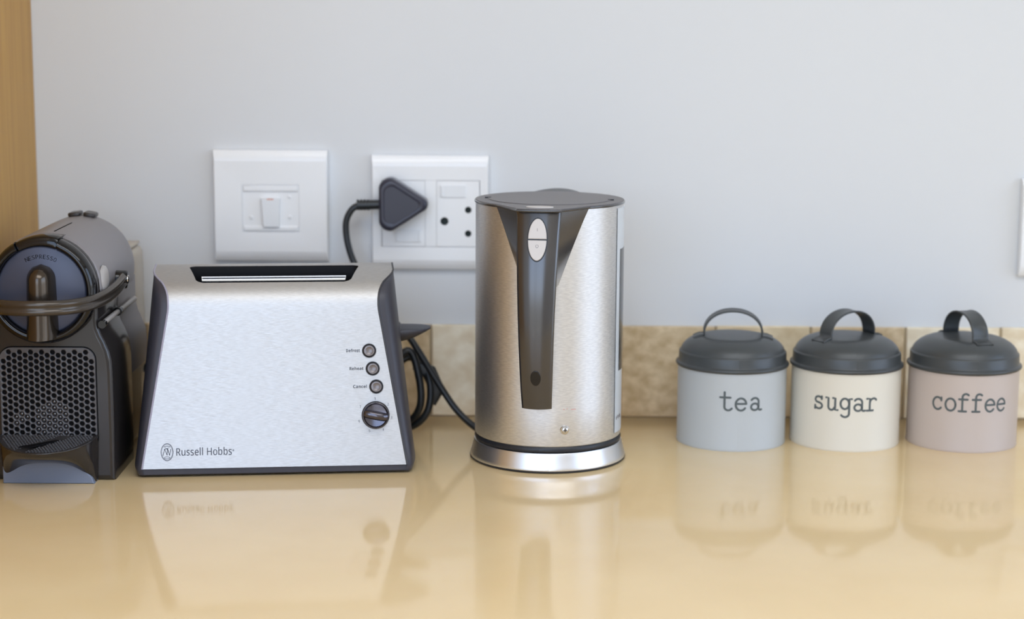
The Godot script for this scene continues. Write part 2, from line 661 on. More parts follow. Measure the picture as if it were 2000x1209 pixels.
# letters of the tins, drawn as strokes; the height of an x is 1
func letter(c: String) -> Array:
	match c:
		"t":
			return [[Vector2(0.34, 1.36), Vector2(0.34, 1.0), Vector2(0.34, 0.6)] + arc(0.6, 0.3, 0.26, 0.24, 180, 300, 10) + [Vector2(0.84, 0.2)], [Vector2(0.04, 0.98), Vector2(0.4, 0.98), Vector2(0.74, 0.98)]]
		"e":
			return [[Vector2(0.06, 0.54), Vector2(0.4, 0.54), Vector2(0.76, 0.54)], arc(0.42, 0.5, 0.36, 0.44, 5, 322, 22)]
		"a":
			return [arc(0.36, 0.3, 0.27, 0.24, 0, 360, 18), arc(0.36, 0.68, 0.28, 0.26, 150, 0, 10) + [Vector2(0.64, 0.4), Vector2(0.64, 0.2)] + arc(0.76, 0.18, 0.12, 0.12, 180, 275, 5) + [Vector2(0.86, 0.08)]]
		"s":
			return [arc(0.38, 0.72, 0.26, 0.22, 30, 235, 12) + arc(0.38, 0.28, 0.28, 0.22, 70, -150, 14), [Vector2(0.63, 0.96), Vector2(0.62, 0.76)], [Vector2(0.1, 0.04), Vector2(0.11, 0.28)]]
		"u":
			return [[Vector2(0.0, 0.93), Vector2(0.17, 0.93), Vector2(0.17, 0.36)] + arc(0.39, 0.32, 0.22, 0.26, 180, 330, 10) + [Vector2(0.64, 0.3)], [Vector2(0.5, 0.93), Vector2(0.66, 0.93), Vector2(0.66, 0.5), Vector2(0.66, 0.08), Vector2(0.84, 0.08)]]
		"g":
			return [arc(0.38, 0.56, 0.3, 0.38, 0, 360, 20), [Vector2(0.86, 0.92), Vector2(0.69, 0.92), Vector2(0.69, 0.4), Vector2(0.69, -0.1)] + arc(0.4, -0.14, 0.29, 0.26, 0, -150, 12)]
		"r":
			return [[Vector2(0.04, 0.93), Vector2(0.26, 0.93), Vector2(0.26, 0.5), Vector2(0.26, 0.07)], [Vector2(0.04, 0.07), Vector2(0.3, 0.07), Vector2(0.52, 0.07)], arc(0.56, 0.6, 0.3, 0.34, 180, 60, 10) + [Vector2(0.76, 0.82)]]
		"c":
			return [arc(0.42, 0.5, 0.36, 0.44, 38, 318, 20), [Vector2(0.7, 0.94), Vector2(0.7, 0.72)]]
		"o":
			return [arc(0.42, 0.5, 0.36, 0.44, 0, 360, 24)]
		"f":
			return [[Vector2(0.3, 0.07), Vector2(0.3, 0.6), Vector2(0.3, 1.08)] + arc(0.54, 1.1, 0.24, 0.24, 180, 40, 8), [Vector2(0.06, 0.93), Vector2(0.4, 0.93), Vector2(0.66, 0.93)], [Vector2(0.06, 0.07), Vector2(0.3, 0.07), Vector2(0.58, 0.07)]]
	return []


# ---------------------------------------------------------------- storage tins
func build_tins() -> void:
	var where := [Vector3(0.219, 0, 0.103), Vector3(0.3325, 0, 0.102), Vector3(0.449, 0, 0.103)]
	var words := ["tea", "sugar", "coffee"]
	var spans := [[-19.1, 25.3], [-44.0, 24.0], [-45.5, 35.0]]
	var bodies := [M.tin_grey, M.tin_cream, M.tin_pink]
	var turns := [-5.5, 33.0, -74.0]
	var labels := ["grey tin lettered tea with dark lid, nearest the kettle", "cream tin lettered sugar with dark lid between the other two tins", "pinkish taupe tin lettered coffee with dark lid"]
	for k in 3:
		var t := thing("storage_tin", labels[k], "tin", where[k], 0.0, "lidded storage tins by the wall")
		var r := 0.0537
		var m := MB.new()
		m.lathe([Vector2(0, 0.0008), Vector2(r - 0.0012, 0.0008), Vector2(r, 0.0), Vector2(r + 0.0004, 0.0012), Vector2(r, 0.0026), Vector2(r, 0.078), Vector2(0, 0.078)], 96)
		part("body", m, bodies[k], t)
		m = MB.new()
		var e := r + 0.0018
		m.lathe([Vector2(r - 0.002, 0.0765), Vector2(e - 0.001, 0.0765), Vector2(e, 0.0772), Vector2(e + 0.0004, 0.0785), Vector2(e, 0.0798), Vector2(e - 0.0016, 0.0806),
			Vector2(r - 0.0006, 0.0815), Vector2(r - 0.0008, 0.0898), Vector2(r - 0.0012, 0.0908), Vector2(r - 0.0022, 0.0914), Vector2(r - 0.0026, 0.0924), Vector2(r - 0.0038, 0.0950), Vector2(r - 0.0060, 0.0978), Vector2(r - 0.0092, 0.1006), Vector2(r - 0.0132, 0.1030), Vector2(r - 0.0180, 0.1049),
			Vector2(r - 0.0215, 0.1057), Vector2(r - 0.0240, 0.1060), Vector2(0.020, 0.1064), Vector2(0.010, 0.1068), Vector2(0.0, 0.1070)], 96, 0.0, TAU, 50.0)
		var lid := part("lid", m, M.tin_lid, t)
		# strap handle: a bent metal strip with rolled edges and two feet
		m = MB.new()
		var w := 0.0082
		var th := 0.0007
		var sec := [Vector2(-w, -th), Vector2(-w * 0.8, -th), Vector2(0, -th * 0.2), Vector2(w * 0.8, -th), Vector2(w, -th), Vector2(w + 0.0008, 0.0002), Vector2(w, th + 0.0006), Vector2(w * 0.8, th), Vector2(0, th * 1.2), Vector2(-w * 0.8, th), Vector2(-w, th + 0.0006), Vector2(-w - 0.0008, 0.0002)]
		var path := []
		var h := 0.0240
		var c := 0.0285
		path.append(Vector3(-c - 0.0105, 0.1033, 0))
		path.append(Vector3(-c - 0.005, 0.1056, 0))
		for i in 29:
			var a := PI - PI * i / 28.0
			path.append(Vector3(c * cos(a) * (1.0 - 0.02 * sin(a)), 0.1064 + h * pow(sin(a), 0.82), 0))
		path.append(Vector3(c + 0.005, 0.1056, 0))
		path.append(Vector3(c + 0.0105, 0.1033, 0))
		var rings := []
		for i in path.size():
			var a: Vector3 = path[maxi(i - 1, 0)]
			var b: Vector3 = path[mini(i + 1, path.size() - 1)]
			var tn := (b - a).normalized()
			var nn := Vector3(-tn.y, tn.x, 0)
			var ring := []
			for q in sec:
				ring.append(path[i] + Vector3(0, 0, 1) * q.x + nn * q.y)
			rings.append(ring)
		m.g += 1
		m._skin(rings)
		m.fan(rings[0], Vector3.LEFT)
		m.fan(rings[-1], Vector3.RIGHT)
		var hd := part("handle", m, M.tin_lid, lid)
		hd.rotation.y = deg_to_rad(turns[k])
		# lettering round the front
		m = MB.new()
		var word: String = words[k]
		var a0 := deg_to_rad(spans[k][0])
		var a1 := deg_to_rad(spans[k][1])
		var xh := 0.0136
		var base := 0.0403
		var gap := 0.20 if k == 0 else 0.12
		var total := word.length() * (0.84 + gap) - gap
		var kx := (a1 - a0) * r / total
		var place := func(p: Vector2, out: float) -> Vector3:
			var a: float = a0 + p.x * kx / r
			var rr: float = r + 0.00018 + out * 0.001
			return Vector3(sin(a) * rr, base + p.y * xh, cos(a) * rr)
		for i in word.length():
			for line in letter(word[i]):
				var moved := []
				for p in line:
					moved.append(p + Vector2(i * (0.84 + gap), 0))
				m.stroke(moved, 0.155, place)
		part("lettering", m, M.tin_print, t, "dark grey lettering %s" % word)


# ---------------------------------------------------------------- toaster
func toaster_z(y: float) -> float:
	return lerpf(0.0805, 0.0575, (y - 0.008) / 0.147)


func build_toaster() -> void:
	var t := thing("toaster", "brushed steel two slice toaster with black ends between coffee machine and kettle", "toaster", Vector3(-0.2238, 0, 0.179), deg_to_rad(5.8))
	# side profile of the steel, front bottom to back bottom: (z, y)
	var prof := []
	for k in 9:
		var y := lerpf(0.0085, 0.150, k / 8.0)
		prof.append(Vector2(toaster_z(y), y))
	var bend := [Vector2(0.0573, 0.1545), Vector2(0.0560, 0.1595), Vector2(0.0535, 0.1640), Vector2(0.0505, 0.1675), Vector2(0.0470, 0.1708), Vector2(0.0430, 0.1738)]
	prof.append_array(bend)
	var slot_rows := [0.0410, 0.0385, 0.0330, 0.0270, 0.0210, 0.0150, 0.0115, 0.0095, 0.0080]
	var first_slot := prof.size() - 1
	for z in slot_rows:
		prof.append(Vector2(z, 0.1738 + (0.1848 - 0.1738) * (1.0 - pow(z / 0.043, 1.7))))
	var last_slot := prof.size() - 1
	for z in [0.006, 0.003, 0.0]:
		prof.append(Vector2(z, 0.1738 + (0.1848 - 0.1738) * (1.0 - pow(z / 0.043, 1.7))))
	var half := prof.size()
	for k in range(half - 2, -1, -1):
		prof.append(Vector2(-prof[k].x, prof[k].y))
	# half width of the steel sheet and of the widest plan at a height
	var wide := func(y: float) -> float:
		return lerpf(0.1315, 0.1105, pow(clampf(y / 0.185, 0, 1), 0.9))
	var sheet := func(p: Vector2) -> float:
		var y := p.y
		var w: float = wide.call(y)
		var fz := absf(p.x)
		var front: float
		if y < 0.152:
			front = lerpf(0.1203, 0.0952, (y - 0.0085) / 0.1435)
			return front
		# round the bend the edge runs out to the full width on the top
		var s := smoothstep(0.058, 0.020, fz)
		return lerpf(0.0952, w - 0.0004, s)
	var m := MB.new()
	var rows := []
	var slot_half := []
	for i in prof.size():
		var w: float = sheet.call(prof[i])
		var z: float = prof[i].x
		var s := lerpf(0.0700, 0.0790, clampf((0.043 - z) / 0.033, 0, 1))
		if i == first_slot or i == last_slot:
			s -= 0.0055
		elif i == first_slot + 1 or i == last_slot - 1:
			s -= 0.0016
		slot_half.append(s)
		var row := []
		for k in 5:
			row.append(Vector3(lerpf(-w, -s, k / 4.0), prof[i].y, z))
		for k in range(1, 13):
			row.append(Vector3(lerpf(-s, s, k / 12.0), prof[i].y, z))
		for k in range(1, 5):
			row.append(Vector3(lerpf(s, w, k / 4.0), prof[i].y, z))
		rows.append(row)
	m.g += 1
	var run := 0.0
	for i in rows.size() - 1:
		var step: float = (prof[i + 1] - prof[i]).length()
		for j in rows[i].size() - 1:
			if i >= first_slot and i < last_slot and j >= 4 and j < 16:
				continue
			var a: Vector3 = rows[i][j]
			var b: Vector3 = rows[i][j + 1]
			var c: Vector3 = rows[i + 1][j + 1]
			var d: Vector3 = rows[i + 1][j]
			m.quad(a, b, c, d, Vector3(0, a.y - 0.06, a.z * 1.5), Vector2(a.x, run), Vector2(b.x, run), Vector2(c.x, run + step), Vector2(d.x, run + step))
		run += step
	part("steel_wrap", m, M.toaster_steel, t)
	# rim and walls of the slot
	m = MB.new()
	var ring := []
	for i in range(first_slot, last_slot + 1):
		ring.append(Vector3(-slot_half[i], prof[i].y, prof[i].x))
	for i in range(last_slot, first_slot - 1, -1):
		ring.append(Vector3(slot_half[i], prof[i].y, prof[i].x))
	var down := []
	var deep := []
	var floor_ := []
	var mid := Vector3(0, 0.179, 0.031)
	for p in ring:
		var inn: Vector3 = p + Vector3(signf(mid.x - p.x) * 0.0006, -0.0012, signf(mid.z - p.z) * 0.0006)
		down.append(inn)
		deep.append(inn + Vector3(0, -0.012, 0))
		floor_.append(Vector3(inn.x, 0.10, inn.z))
	m.grid([ring, down, deep, floor_], -1.0, true)
	m.fan(floor_, Vector3.UP)
	part("slot", m, M.slot_black, t)
	m = MB.new()
	m.box(Vector3(-0.0660, 0.1680, 0.0362), Vector3(0.0660, 0.1764, 0.0372), 0.0003)
	part("bread_guide", m, M.chrome, t)
	m = MB.new()
	m.box(Vector3(-0.0665, 0.1690, 0.0308), Vector3(0.0665, 0.1779, 0.0318), 0.0003)
	part("bread_guide", m, M.chrome, t)
	# black end caps: rounded in plan, from the sheet's edge round to the back
	for side in [-1.0, 1.0]:
		m = MB.new()
		var sec := []
		for i in half:
			var p: Vector2 = prof[i]
			var w: float = sheet.call(p)
			var full: float = wide.call(p.y)
			var line := []
			for k in 21:
				var a := PI * k / 20.0
				# superellipse from the front edge over the side to the back edge
				var cz := signf(cos(a)) * pow(absf(cos(a)), 0.62)
				var sx := pow(sin(a), 0.62)
				line.append(Vector3(side * lerpf(w, maxf(full, w), sx), p.y, p.x * cz))
			sec.append(line)
		# foot of the cap, tucked in below
		var low := []
		for k in 21:
			var q: Vector3 = sec[0][k]
			low.append(Vector3(q.x * 0.988, 0.0025, q.z * 0.985))
		sec.insert(0, low)
		m.grid(sec, side * 1.0)
		part("end_cap", m, M.toaster_black, t)
		# edge lip beside the sheet
		m = MB.new()
		var lip := []
		for i in half:
			var p: Vector2 = prof[i]
			lip.append(Vector3(side * (sheet.call(p) + 0.0002), p.y, p.x))
		m.tube(lip, 0.0009, 8)
		part("edge_strip", m, M.edge_trim if side < 0 else M.button_ring, t)
	# plinth under the sheet
	m = MB.new()
	m.box(Vector3(-0.121, 0.0022, -0.0785), Vector3(0.121, 0.0092, 0.0790), 0.001)
	part("plinth", m, M.toaster_black, t)
	for x in [-0.1, 0.1]:
		for z in [-0.06, 0.06]:
			m = MB.new()
			m.lathe([Vector2(0, 0), Vector2(0.006, 0), Vector2(0.0065, 0.003), Vector2(0, 0.003)], 20)
			part("foot", m, M.rubber, t).position = Vector3(x, 0, z)
	# front panel frame: u right, v up the slope, n out
	var vup := Vector3(0, 0.147, -0.023).normalized()
	var nout := Vector3(0, 0.023, 0.147).normalized()
	var panel := func(x: float, y: float) -> Transform3D:
		return Transform3D(Basis(Vector3.RIGHT, vup, nout), Vector3(x, y, toaster_z(y)) + nout * 0.0002)
	var names := ["Defrost", "Reheat", "Cancel"]
	var bx := [0.0866, 0.0897, 0.0928]
	var by := [0.1126, 0.0963, 0.0799]
	var tx := [0.0655, 0.0685, 0.0716]
	var tw := [0.0126, 0.0127, 0.0126]
	var turned := Transform3D(Basis(Vector3.RIGHT, PI / 2), Vector3.ZERO)
	for k in 3:
		var fr: Transform3D = panel.call(bx[k], by[k])
		m = MB.new()
		m.lathe([Vector2(0.0052, 0.0003), Vector2(0.0064, 0.0), Vector2(0.0065, 0.0010), Vector2(0.0060, 0.0014), Vector2(0.0052, 0.0008), Vector2(0.0052, 0.0001), Vector2(0, 0.0001)], 36)
		var b := part("button", m, M.button_ring, t)
		b.transform = fr * turned
		m = MB.new()
		m.lathe([Vector2(0.0050, 0.0), Vector2(0.0050, 0.0024), Vector2(0.0046, 0.0029), Vector2(0.0036, 0.0030), Vector2(0.0030, 0.0026), Vector2(0, 0.0024)], 36)
		part("cap", m, M.button, b)
		part("lettering", text_mesh(names[k], 0.0030, tw[k], panel.call(tx[k], by[k] - 0.0012), true), M.print_fine, t)
	# browning knob
	var kf: Transform3D = panel.call(0.0919, 0.0540)
	m = MB.new()
	m.lathe([Vector2(0.0128, 0.0), Vector2(0.0128, 0.0020), Vector2(0.0120, 0.0030), Vector2(0.0118, 0.0075), Vector2(0.0112, 0.0086), Vector2(0.0100, 0.0074), Vector2(0.0, 0.0060)], 48)
	var knob := part("knob", m, M.knob, t)
	knob.transform = kf * turned
	m = MB.new()
	var grip := []
	for k in 9:
		var s := -0.0108 + 0.0216 * k / 8.0
		var hh := 0.0072 + 0.0045 * sqrt(maxf(0.0, 1.0 - pow(s / 0.0116, 2)))
		grip.append([Vector3(s, 0.004, 0.0048), Vector3(s, hh - 0.0015, 0.0034), Vector3(s, hh, 0.0014), Vector3(s, hh, -0.0014), Vector3(s, hh - 0.0015, -0.0034), Vector3(s, 0.004, -0.0048)])
	m.grid(grip, -1.0)
	m.fan(grip[0], Vector3.LEFT)
	m.fan(grip[-1], Vector3.RIGHT)
	var gr := part("grip", m, M.knob, knob)
	gr.rotation.y = deg_to_rad(-12)
	var at := [Vector2(0.0912, 0.0687), Vector2(0.1034, 0.0634), Vector2(0.1065, 0.0512), Vector2(0.0988, 0.0406), Vector2(0.0861, 0.0395), Vector2(0.0768, 0.0485), Vector2(0.0779, 0.0615)]
	for k in 7:
		part("numeral", text_mesh(str(k + 1), 0.0024, 0.0013, panel.call(at[k].x - 0.0006, at[k].y - 0.0010)), M.print_fine, t)
	# maker's badge and name
	part("lettering", text_mesh("Russell Hobbs", 0.0073, 0.0500, panel.call(-0.0894, 0.0202)), M.print_dark, t)
	var flat := func(c: Vector2) -> Callable:
		return func(p: Vector2, out: float) -> Vector3:
			var f: Transform3D = panel.call(c.x, c.y)
			return f * Vector3(p.x, p.y, out * 0.0002)
	m = MB.new()
	var em: Callable = flat.call(Vector2(-0.0977, 0.0236))
	m.stroke(arc(0, 0, 0.0054, 0.0078, 0, 360, 40), 0.0005, em)
	m.stroke(arc(0, 0, 0.0047, 0.0071, 0, 360, 40), 0.0002, em)
	for s in [[-0.0036, -0.0030, -0.0022, 0.0030], [-0.0022, 0.0030, 0.0000, -0.0028], [0.0, -0.0028, 0.0004, 0.0034], [0.0004, 0.0034, 0.0022, -0.0030], [0.0022, -0.0030, 0.0034, 0.0026]]:
		m.stroke([Vector2(s[0], s[1]), Vector2(s[2], s[3])], 0.0005, em)
	m.stroke(arc(-0.0010, 0.0012, 0.0022, 0.0018, -60, 120, 12), 0.0004, em)
	m.stroke(arc(0.0, 0.0046, 0.0028, 0.0009, 0, 180, 10), 0.0004, em)
	m.stroke(arc(0.0, 0.0046, 0.0018, 0.0012, 180, 360, 10), 0.0003, em)
	m.stroke(arc(0.0, -0.0050, 0.0026, 0.0010, 180, 360, 10), 0.0004, em)
	m.stroke([Vector2(-0.0024, -0.0046), Vector2(0.0, -0.0042), Vector2(0.0024, -0.0047)], 0.0004, em)
	part("emblem", m, M.print_dark, t)
	m = MB.new()
	m.stroke(arc(0, 0, 0.0006, 0.0006, 0, 360, 10), 0.0004, flat.call(Vector2(-0.0380, 0.0243)))
	part("registered_mark", m, M.print_dark, t)
	# lever at the right end
	m = MB.new()
	var lv := []
	for k in 9:
		var s := k / 8.0
		var x := lerpf(0.116, 0.1465, s)
		var d := 0.019 * sqrt(1.0 - pow(s * 0.96, 3))
		var low := lerpf(-0.0135, -0.0012, pow(s, 1.5))
		var line := []
		for i in 16:
			var a := TAU * i / 16
			line.append(Vector3(x, 0.1232 + (0.0012 * sin(a) if sin(a) > 0 else -low * sin(a)) - 0.0004, d * cos(a)))
		lv.append(line)
	m.g += 1
	m._skin(lv)
	m.fan(lv[-1], Vector3.RIGHT)
	part("lever", m, M.toaster_black, t)
	# its flex, gathered in loops against the end and hanging to the worktop
	m = MB.new()
	m.tube(curve([Vector3(0.100, 0.045, -0.076), Vector3(0.125, 0.075, -0.088), Vector3(0.143, 0.070, -0.086), Vector3(0.151, 0.048, -0.080), Vector3(0.147, 0.022, -0.076), Vector3(0.128, 0.006, -0.080), Vector3(0.09, 0.0042, -0.095), Vector3(0.03, 0.0042, -0.11)], 10), 0.0038, 12)
	m.tube(curve([Vector3(0.100, 0.055, -0.074), Vector3(0.128, 0.085, -0.080), Vector3(0.139, 0.060, -0.074), Vector3(0.140, 0.030, -0.070), Vector3(0.126, 0.012, -0.078), Vector3(0.10, 0.02, -0.085)], 10), 0.0038, 12)
	m.sweep([Vector3(0.136, 0.070, -0.085), Vector3(0.150, 0.062, -0.085), Vector3(0.158, 0.044, -0.083), Vector3(0.152, 0.030, -0.082)], rounded(0.016, 0.010, 0.004, 4), Vector3(0, 0, 1), true, [0.7, 1.0, 1.0, 0.6])
	part("flex", m, M.cable, t, "black flex gathered behind the end")


# ---------------------------------------------------------------- kettle
func build_kettle() -> void:
	var at := Vector3(0.0349, 0, 0.172)
	var base := thing("kettle_stand", "round silver power stand with black edges under the kettle", "kettle stand", at)
	var m := MB.new()
	m.lathe([Vector2(0, 0.0), Vector2(0.0735, 0.0), Vector2(0.0745, 0.0008), Vector2(0.0746, 0.0019), Vector2(0.0738, 0.0024), Vector2(0, 0.0024)], 96)
	part("foot_ring", m, M.rubber, base)
	m = MB.new()
	m.lathe([Vector2(0.0, 0.0022), Vector2(0.0742, 0.0022), Vector2(0.0744, 0.0030), Vector2(0.0736, 0.0055), Vector2(0.0712, 0.0145), Vector2(0.0707, 0.0172), Vector2(0.0703, 0.0180), Vector2(0.0690, 0.0184), Vector2(0, 0.0184)], 96)
	part("skirt", m, M.satin_silver, base)
	var t := thing("kettle", "tall brushed steel cylinder kettle with dark grey handle and lid", "kettle", at, deg_to_rad(-7.6))
	var r := 0.0697
	m = MB.new()
	m.lathe([Vector2(0, 0.0186), Vector2(r - 0.0012, 0.0186), Vector2(r, 0.0192), Vector2(r + 0.0004, 0.0212), Vector2(r - 0.0004, 0.0234), Vector2(r - 0.002, 0.0246), Vector2(0, 0.0246)], 96)
	part("bottom_ring", m, M.rubber, t)
	m = MB.new()
	m.lathe([Vector2(r - 0.0012, 0.0238), Vector2(r - 0.0004, 0.0243), Vector2(r, 0.0252), Vector2(r, 0.0600), Vector2(r, 0.1400), Vector2(r, 0.2443), Vector2(r - 0.001, 0.2448), Vector2(0, 0.2448)], 128, PI, PI + TAU)
	part("body", m, M.kettle_steel, t)
	# lid: a disc with a tongue that reaches over the handle
	var outline := func(rad: float, tongue: float, wt: float) -> Array:
		var pts := []
		for k in 81:
			var a := deg_to_rad(lerpf(38.0, 322.0, k / 80.0))
			pts.append(Vector2(sin(a) * rad, -cos(a) * rad))
		pts.append(Vector2(-wt - 0.006, -tongue + 0.011))
		pts.append(Vector2(-wt, -tongue + 0.004))
		for k in 9:
			var s := lerpf(-1, 1, k / 8.0)
			pts.append(Vector2(wt * 0.93 * s, -tongue - 0.0022 * (1.0 - s * s)))
		pts.append(Vector2(wt, -tongue + 0.004))
		pts.append(Vector2(wt + 0.006, -tongue + 0.011))
		return pts
	var lay := Transform3D(Basis(Vector3.RIGHT, Vector3(0, 0, -1), Vector3.UP), Vector3.ZERO)
	m = MB.new()
	m.extrude(outline.call(r + 0.0012, 0.0905, 0.0215), 0.2444, 0.2468, 0.0009, lay)
	var rim := part("lid_rim", m, M.kettle_plastic, t)
	m = MB.new()
	m.extrude(outline.call(r + 0.0002, 0.0897, 0.0208), 0.2466, 0.2474, 0.0004, lay)
	part("rim_plate", m, M.kettle_lid, rim)
	m = MB.new()
	var plate := []
	for k in 64:
		var a := TAU * k / 64
		plate.append(Vector2(sin(a) * 0.0585, -cos(a) * 0.0585 + 0.002))
	m.extrude(plate, 0.2472, 0.2480, 0.0005, lay)
	part("lid", m, M.kettle_lid, t)
	for s in [-1.0, 1.0]:
		m = MB.new()
		m.box(Vector3(-0.0028, 0.2470, -0.0018), Vector3(0.0028, 0.2485, 0.0018), 0.0006)
		part("hinge_notch", m, M.rubber, t).position = Vector3(s * 0.0580, 0, 0.004)
	m = MB.new()
	m.extrude(oval(0.0125, 0.0062, 32, Vector2(0, -0.0785)), 0.2470, 0.2483, 0.0006, lay)
	part("lid_button", m, M.kettle_button, t)
	# spout lip at the back
	m = MB.new()
	var sp := []
	for k in 11:
		var s := lerpf(-1, 1, k / 10.0)
		var out := 0.014 * (1.0 - s * s)
		var z := -sqrt(r * r - pow(s * 0.028, 2))
		sp.append([Vector3(s * 0.020, 0.195, z * 0.98), Vector3(s * 0.024, 0.225, z - out * 0.6), Vector3(s * 0.026, 0.2450, z - out), Vector3(s * 0.024, 0.2494 - 0.0022 * s * s, z - out + 0.002), Vector3(s * 0.022, 0.2462, z - out * 0.5 + 0.006)])
	m.grid(sp, 1.0)
	part("spout", m, M.kettle_plastic, t)
	# handle
	var line := [[0.2450, 0.0882, 0.0203], [0.2380, 0.0905, 0.0200], [0.2250, 0.0945, 0.0194], [0.2050, 0.0995, 0.0187], [0.1800, 0.1035, 0.0177], [0.1550, 0.1055, 0.0168], [0.1300, 0.1050, 0.0160], [0.1050, 0.1025, 0.0152], [0.0850, 0.0995, 0.0145], [0.0720, 0.0965, 0.0139], [0.0650, 0.0945, 0.0136]]
	var rings := []
	for l in line:
		var ring := []
		var w: float = l[2]
		var th := 0.0185
		# front face softly rounded with a soft edge to flat sides
		for k in 17:
			var s := lerpf(-1, 1, k / 16.0)
			var bulge := 0.0050 * (1.0 - pow(absf(s), 2.2))
			ring.append(Vector3(w * s, l[0], l[1] - 0.0050 + bulge))
		ring.append(Vector3(w * 0.99, l[0], l[1] - 0.0075))
		ring.append(Vector3(w * 0.93, l[0], l[1] - th + 0.004))
		ring.append(Vector3(w * 0.75, l[0], l[1] - th))
		ring.append(Vector3(-w * 0.75, l[0], l[1] - th))
		ring.append(Vector3(-w * 0.93, l[0], l[1] - th + 0.004))
		ring.append(Vector3(-w * 0.99, l[0], l[1] - 0.0075))
		rings.append(ring)
	m = MB.new()
	m._skin(rings)
	m.fan(rings[0], Vector3.UP)
	m.fan(rings[-1], Vector3.DOWN)
	# the foot of the handle is held off the body by a short neck
	m.box(Vector3(-0.009, 0.068, 0.066), Vector3(0.009, 0.086, 0.088), 0.003)
	var hd := part("handle", m, M.kettle_plastic, t)
	# webs that widen the handle to the body at the top
	for s in [-1.0, 1.0]:
		m = MB.new()
		var a := deg_to_rad(36.5)
		var f := [Vector3(s * sin(a) * (r + 0.0006), 0.2446, cos(a) * (r + 0.0006)), Vector3(s * 0.0196, 0.2446, 0.0830), Vector3(s * 0.0170, 0.1780, 0.0885), Vector3(s * 0.0150, 0.1760, 0.0780)]
		var edge := []
		var inner := []
		for k in 13:
			var q := k / 12.0
			var y := lerpf(0.2446, 0.1760, q)
			var ang := asin(clampf(lerpf(sin(a), 0.0165 / (r + 0.001), pow(q, 0.94)), 0, 1))
			edge.append(Vector3(s * sin(ang) * (r + 0.0012), y, cos(ang) * (r + 0.0012)))
			inner.append(Vector3(s * lerpf(0.0192, 0.0160, q), y, lerpf(0.0830, 0.0870, q)))
		m.grid([edge, inner], s)
		var edge2 := []
		var inner2 := []
		for k in 13:
			edge2.append(Vector3(edge[k].x * 0.7, edge[k].y, minf(edge[k].z, 0.068)))
			inner2.append(Vector3(inner[k].x * 0.8, inner[k].y, 0.070))
		m.grid([inner, inner2], s)
		m.grid([edge2, edge], s)
		part("web", m, M.kettle_plastic, hd)
	# two part rocker button on the handle
	var on_face := func(y: float) -> Transform3D:
		var z := 0.0
		var slope := 0.0
		for i in line.size() - 1:
			if y <= line[i][0] and y >= line[i + 1][0]:
				z = lerpf(line[i][1], line[i + 1][1], (line[i][0] - y) / (line[i][0] - line[i + 1][0]))
				slope = (line[i][1] - line[i + 1][1]) / (line[i][0] - line[i + 1][0])
		var v := Vector3(0, 1, slope).normalized()
		return Transform3D(Basis(Vector3.RIGHT, v, Vector3.RIGHT.cross(v)), Vector3(0, y, z))
	var bf: Transform3D = on_face.call(0.2203)
	m = MB.new()
	m.extrude(oval(0.0092, 0.0200, 40), -0.0022, 0.0001, 0.0004, bf)
	var rk := part("switch", m, M.rubber, hd)
	for s in [1.0, -1.0]:
		m = MB.new()
		var pts := []
		for k in 25:
			var a := PI * k / 24.0
			pts.append(Vector2(0.0083 * cos(a), s * (0.0006 + 0.0183 * sin(a))))
		m.extrude(pts, -0.002, 0.0010, 0.0006, bf)
		part("rocker_half", m, M.kettle_button, rk)
	m = MB.new()
	var ff := func(p: Vector2, out: float) -> Vector3:
		return bf * Vector3(p.x, p.y, 0.00108 + out * 0.001)
	m.stroke([Vector2(-0.0002, 0.0100), Vector2(-0.0002, 0.0076)], 0.0004, ff)
	m.stroke(arc(0, -0.0060, 0.0012, 0.0014, 110, 430, 16), 0.0004, ff)
	part("switch_marks", m, M.button, rk)
	var lf: Transform3D = on_face.call(0.0952)
	m = MB.new()
	m.extrude(oval(0.0047, 0.0072, 32), -0.002, 0.0006, 0.0005, lf)
	part("indicator_lens", m, M.machine_black, hd)
	# water gauge strip on the side
	var turn := deg_to_rad(7.6)
	m = MB.new()
	m.lathe([Vector2(r, 0.0290), Vector2(r + 0.0005, 0.0292), Vector2(r + 0.0005, 0.2417), Vector2(r, 0.2420)], 8, deg_to_rad(62.5) + turn, deg_to_rad(106) + turn)
	var ga := part("water_gauge", m, M.gauge, t)
	m = MB.new()
	m.lathe([Vector2(r, 0.0875), Vector2(r + 0.0009, 0.0880), Vector2(r + 0.0009, 0.2030), Vector2(r, 0.2035)], 8, deg_to_rad(69) + turn, deg_to_rad(100) + turn)
	part("gauge_window", m, M.gauge_dark, ga)
	m = MB.new()
	for k in 5:
		var y := 0.0415 + 0.0011 * (k % 2)
		var a := deg_to_rad(66.0 + k * 2.4) + turn
		m.box(Vector3(-0.0006, y, r + 0.0004), Vector3(0.0006, y + 0.003, r + 0.0007), 0.0, Transform3D(Basis(Vector3.UP, a), Vector3.ZERO))
	part("lettering", m, M.button, ga, "small grey print, too fine to read")
	# screw and the worn red print below the handle
	var sc := Transform3D(Basis(Vector3.UP, deg_to_rad(11.9) + turn), Vector3.ZERO) * Transform3D(Basis(Vector3.RIGHT, PI / 2), Vector3(0, 0.0402, r))
	m = MB.new()
	m.lathe([Vector2(0.0044, 0.0), Vector2(0.0040, 0.0006), Vector2(0.0030, 0.0007), Vector2(0.0026, 0.0014), Vector2(0.0016, 0.0018), Vector2(0, 0.0018)], 24)
	var screw := part("screw", m, M.chrome, t)
	screw.transform = sc
	m = MB.new()
	m.box(Vector3(-0.0018, 0.0016, -0.0004), Vector3(0.0018, 0.0020, 0.0004))
	m.box(Vector3(-0.0004, 0.0016, -0.0018), Vector3(0.0004, 0.0020, 0.0018))
	part("cross_slot", m, M.button_ring, screw)
	m = MB.new()
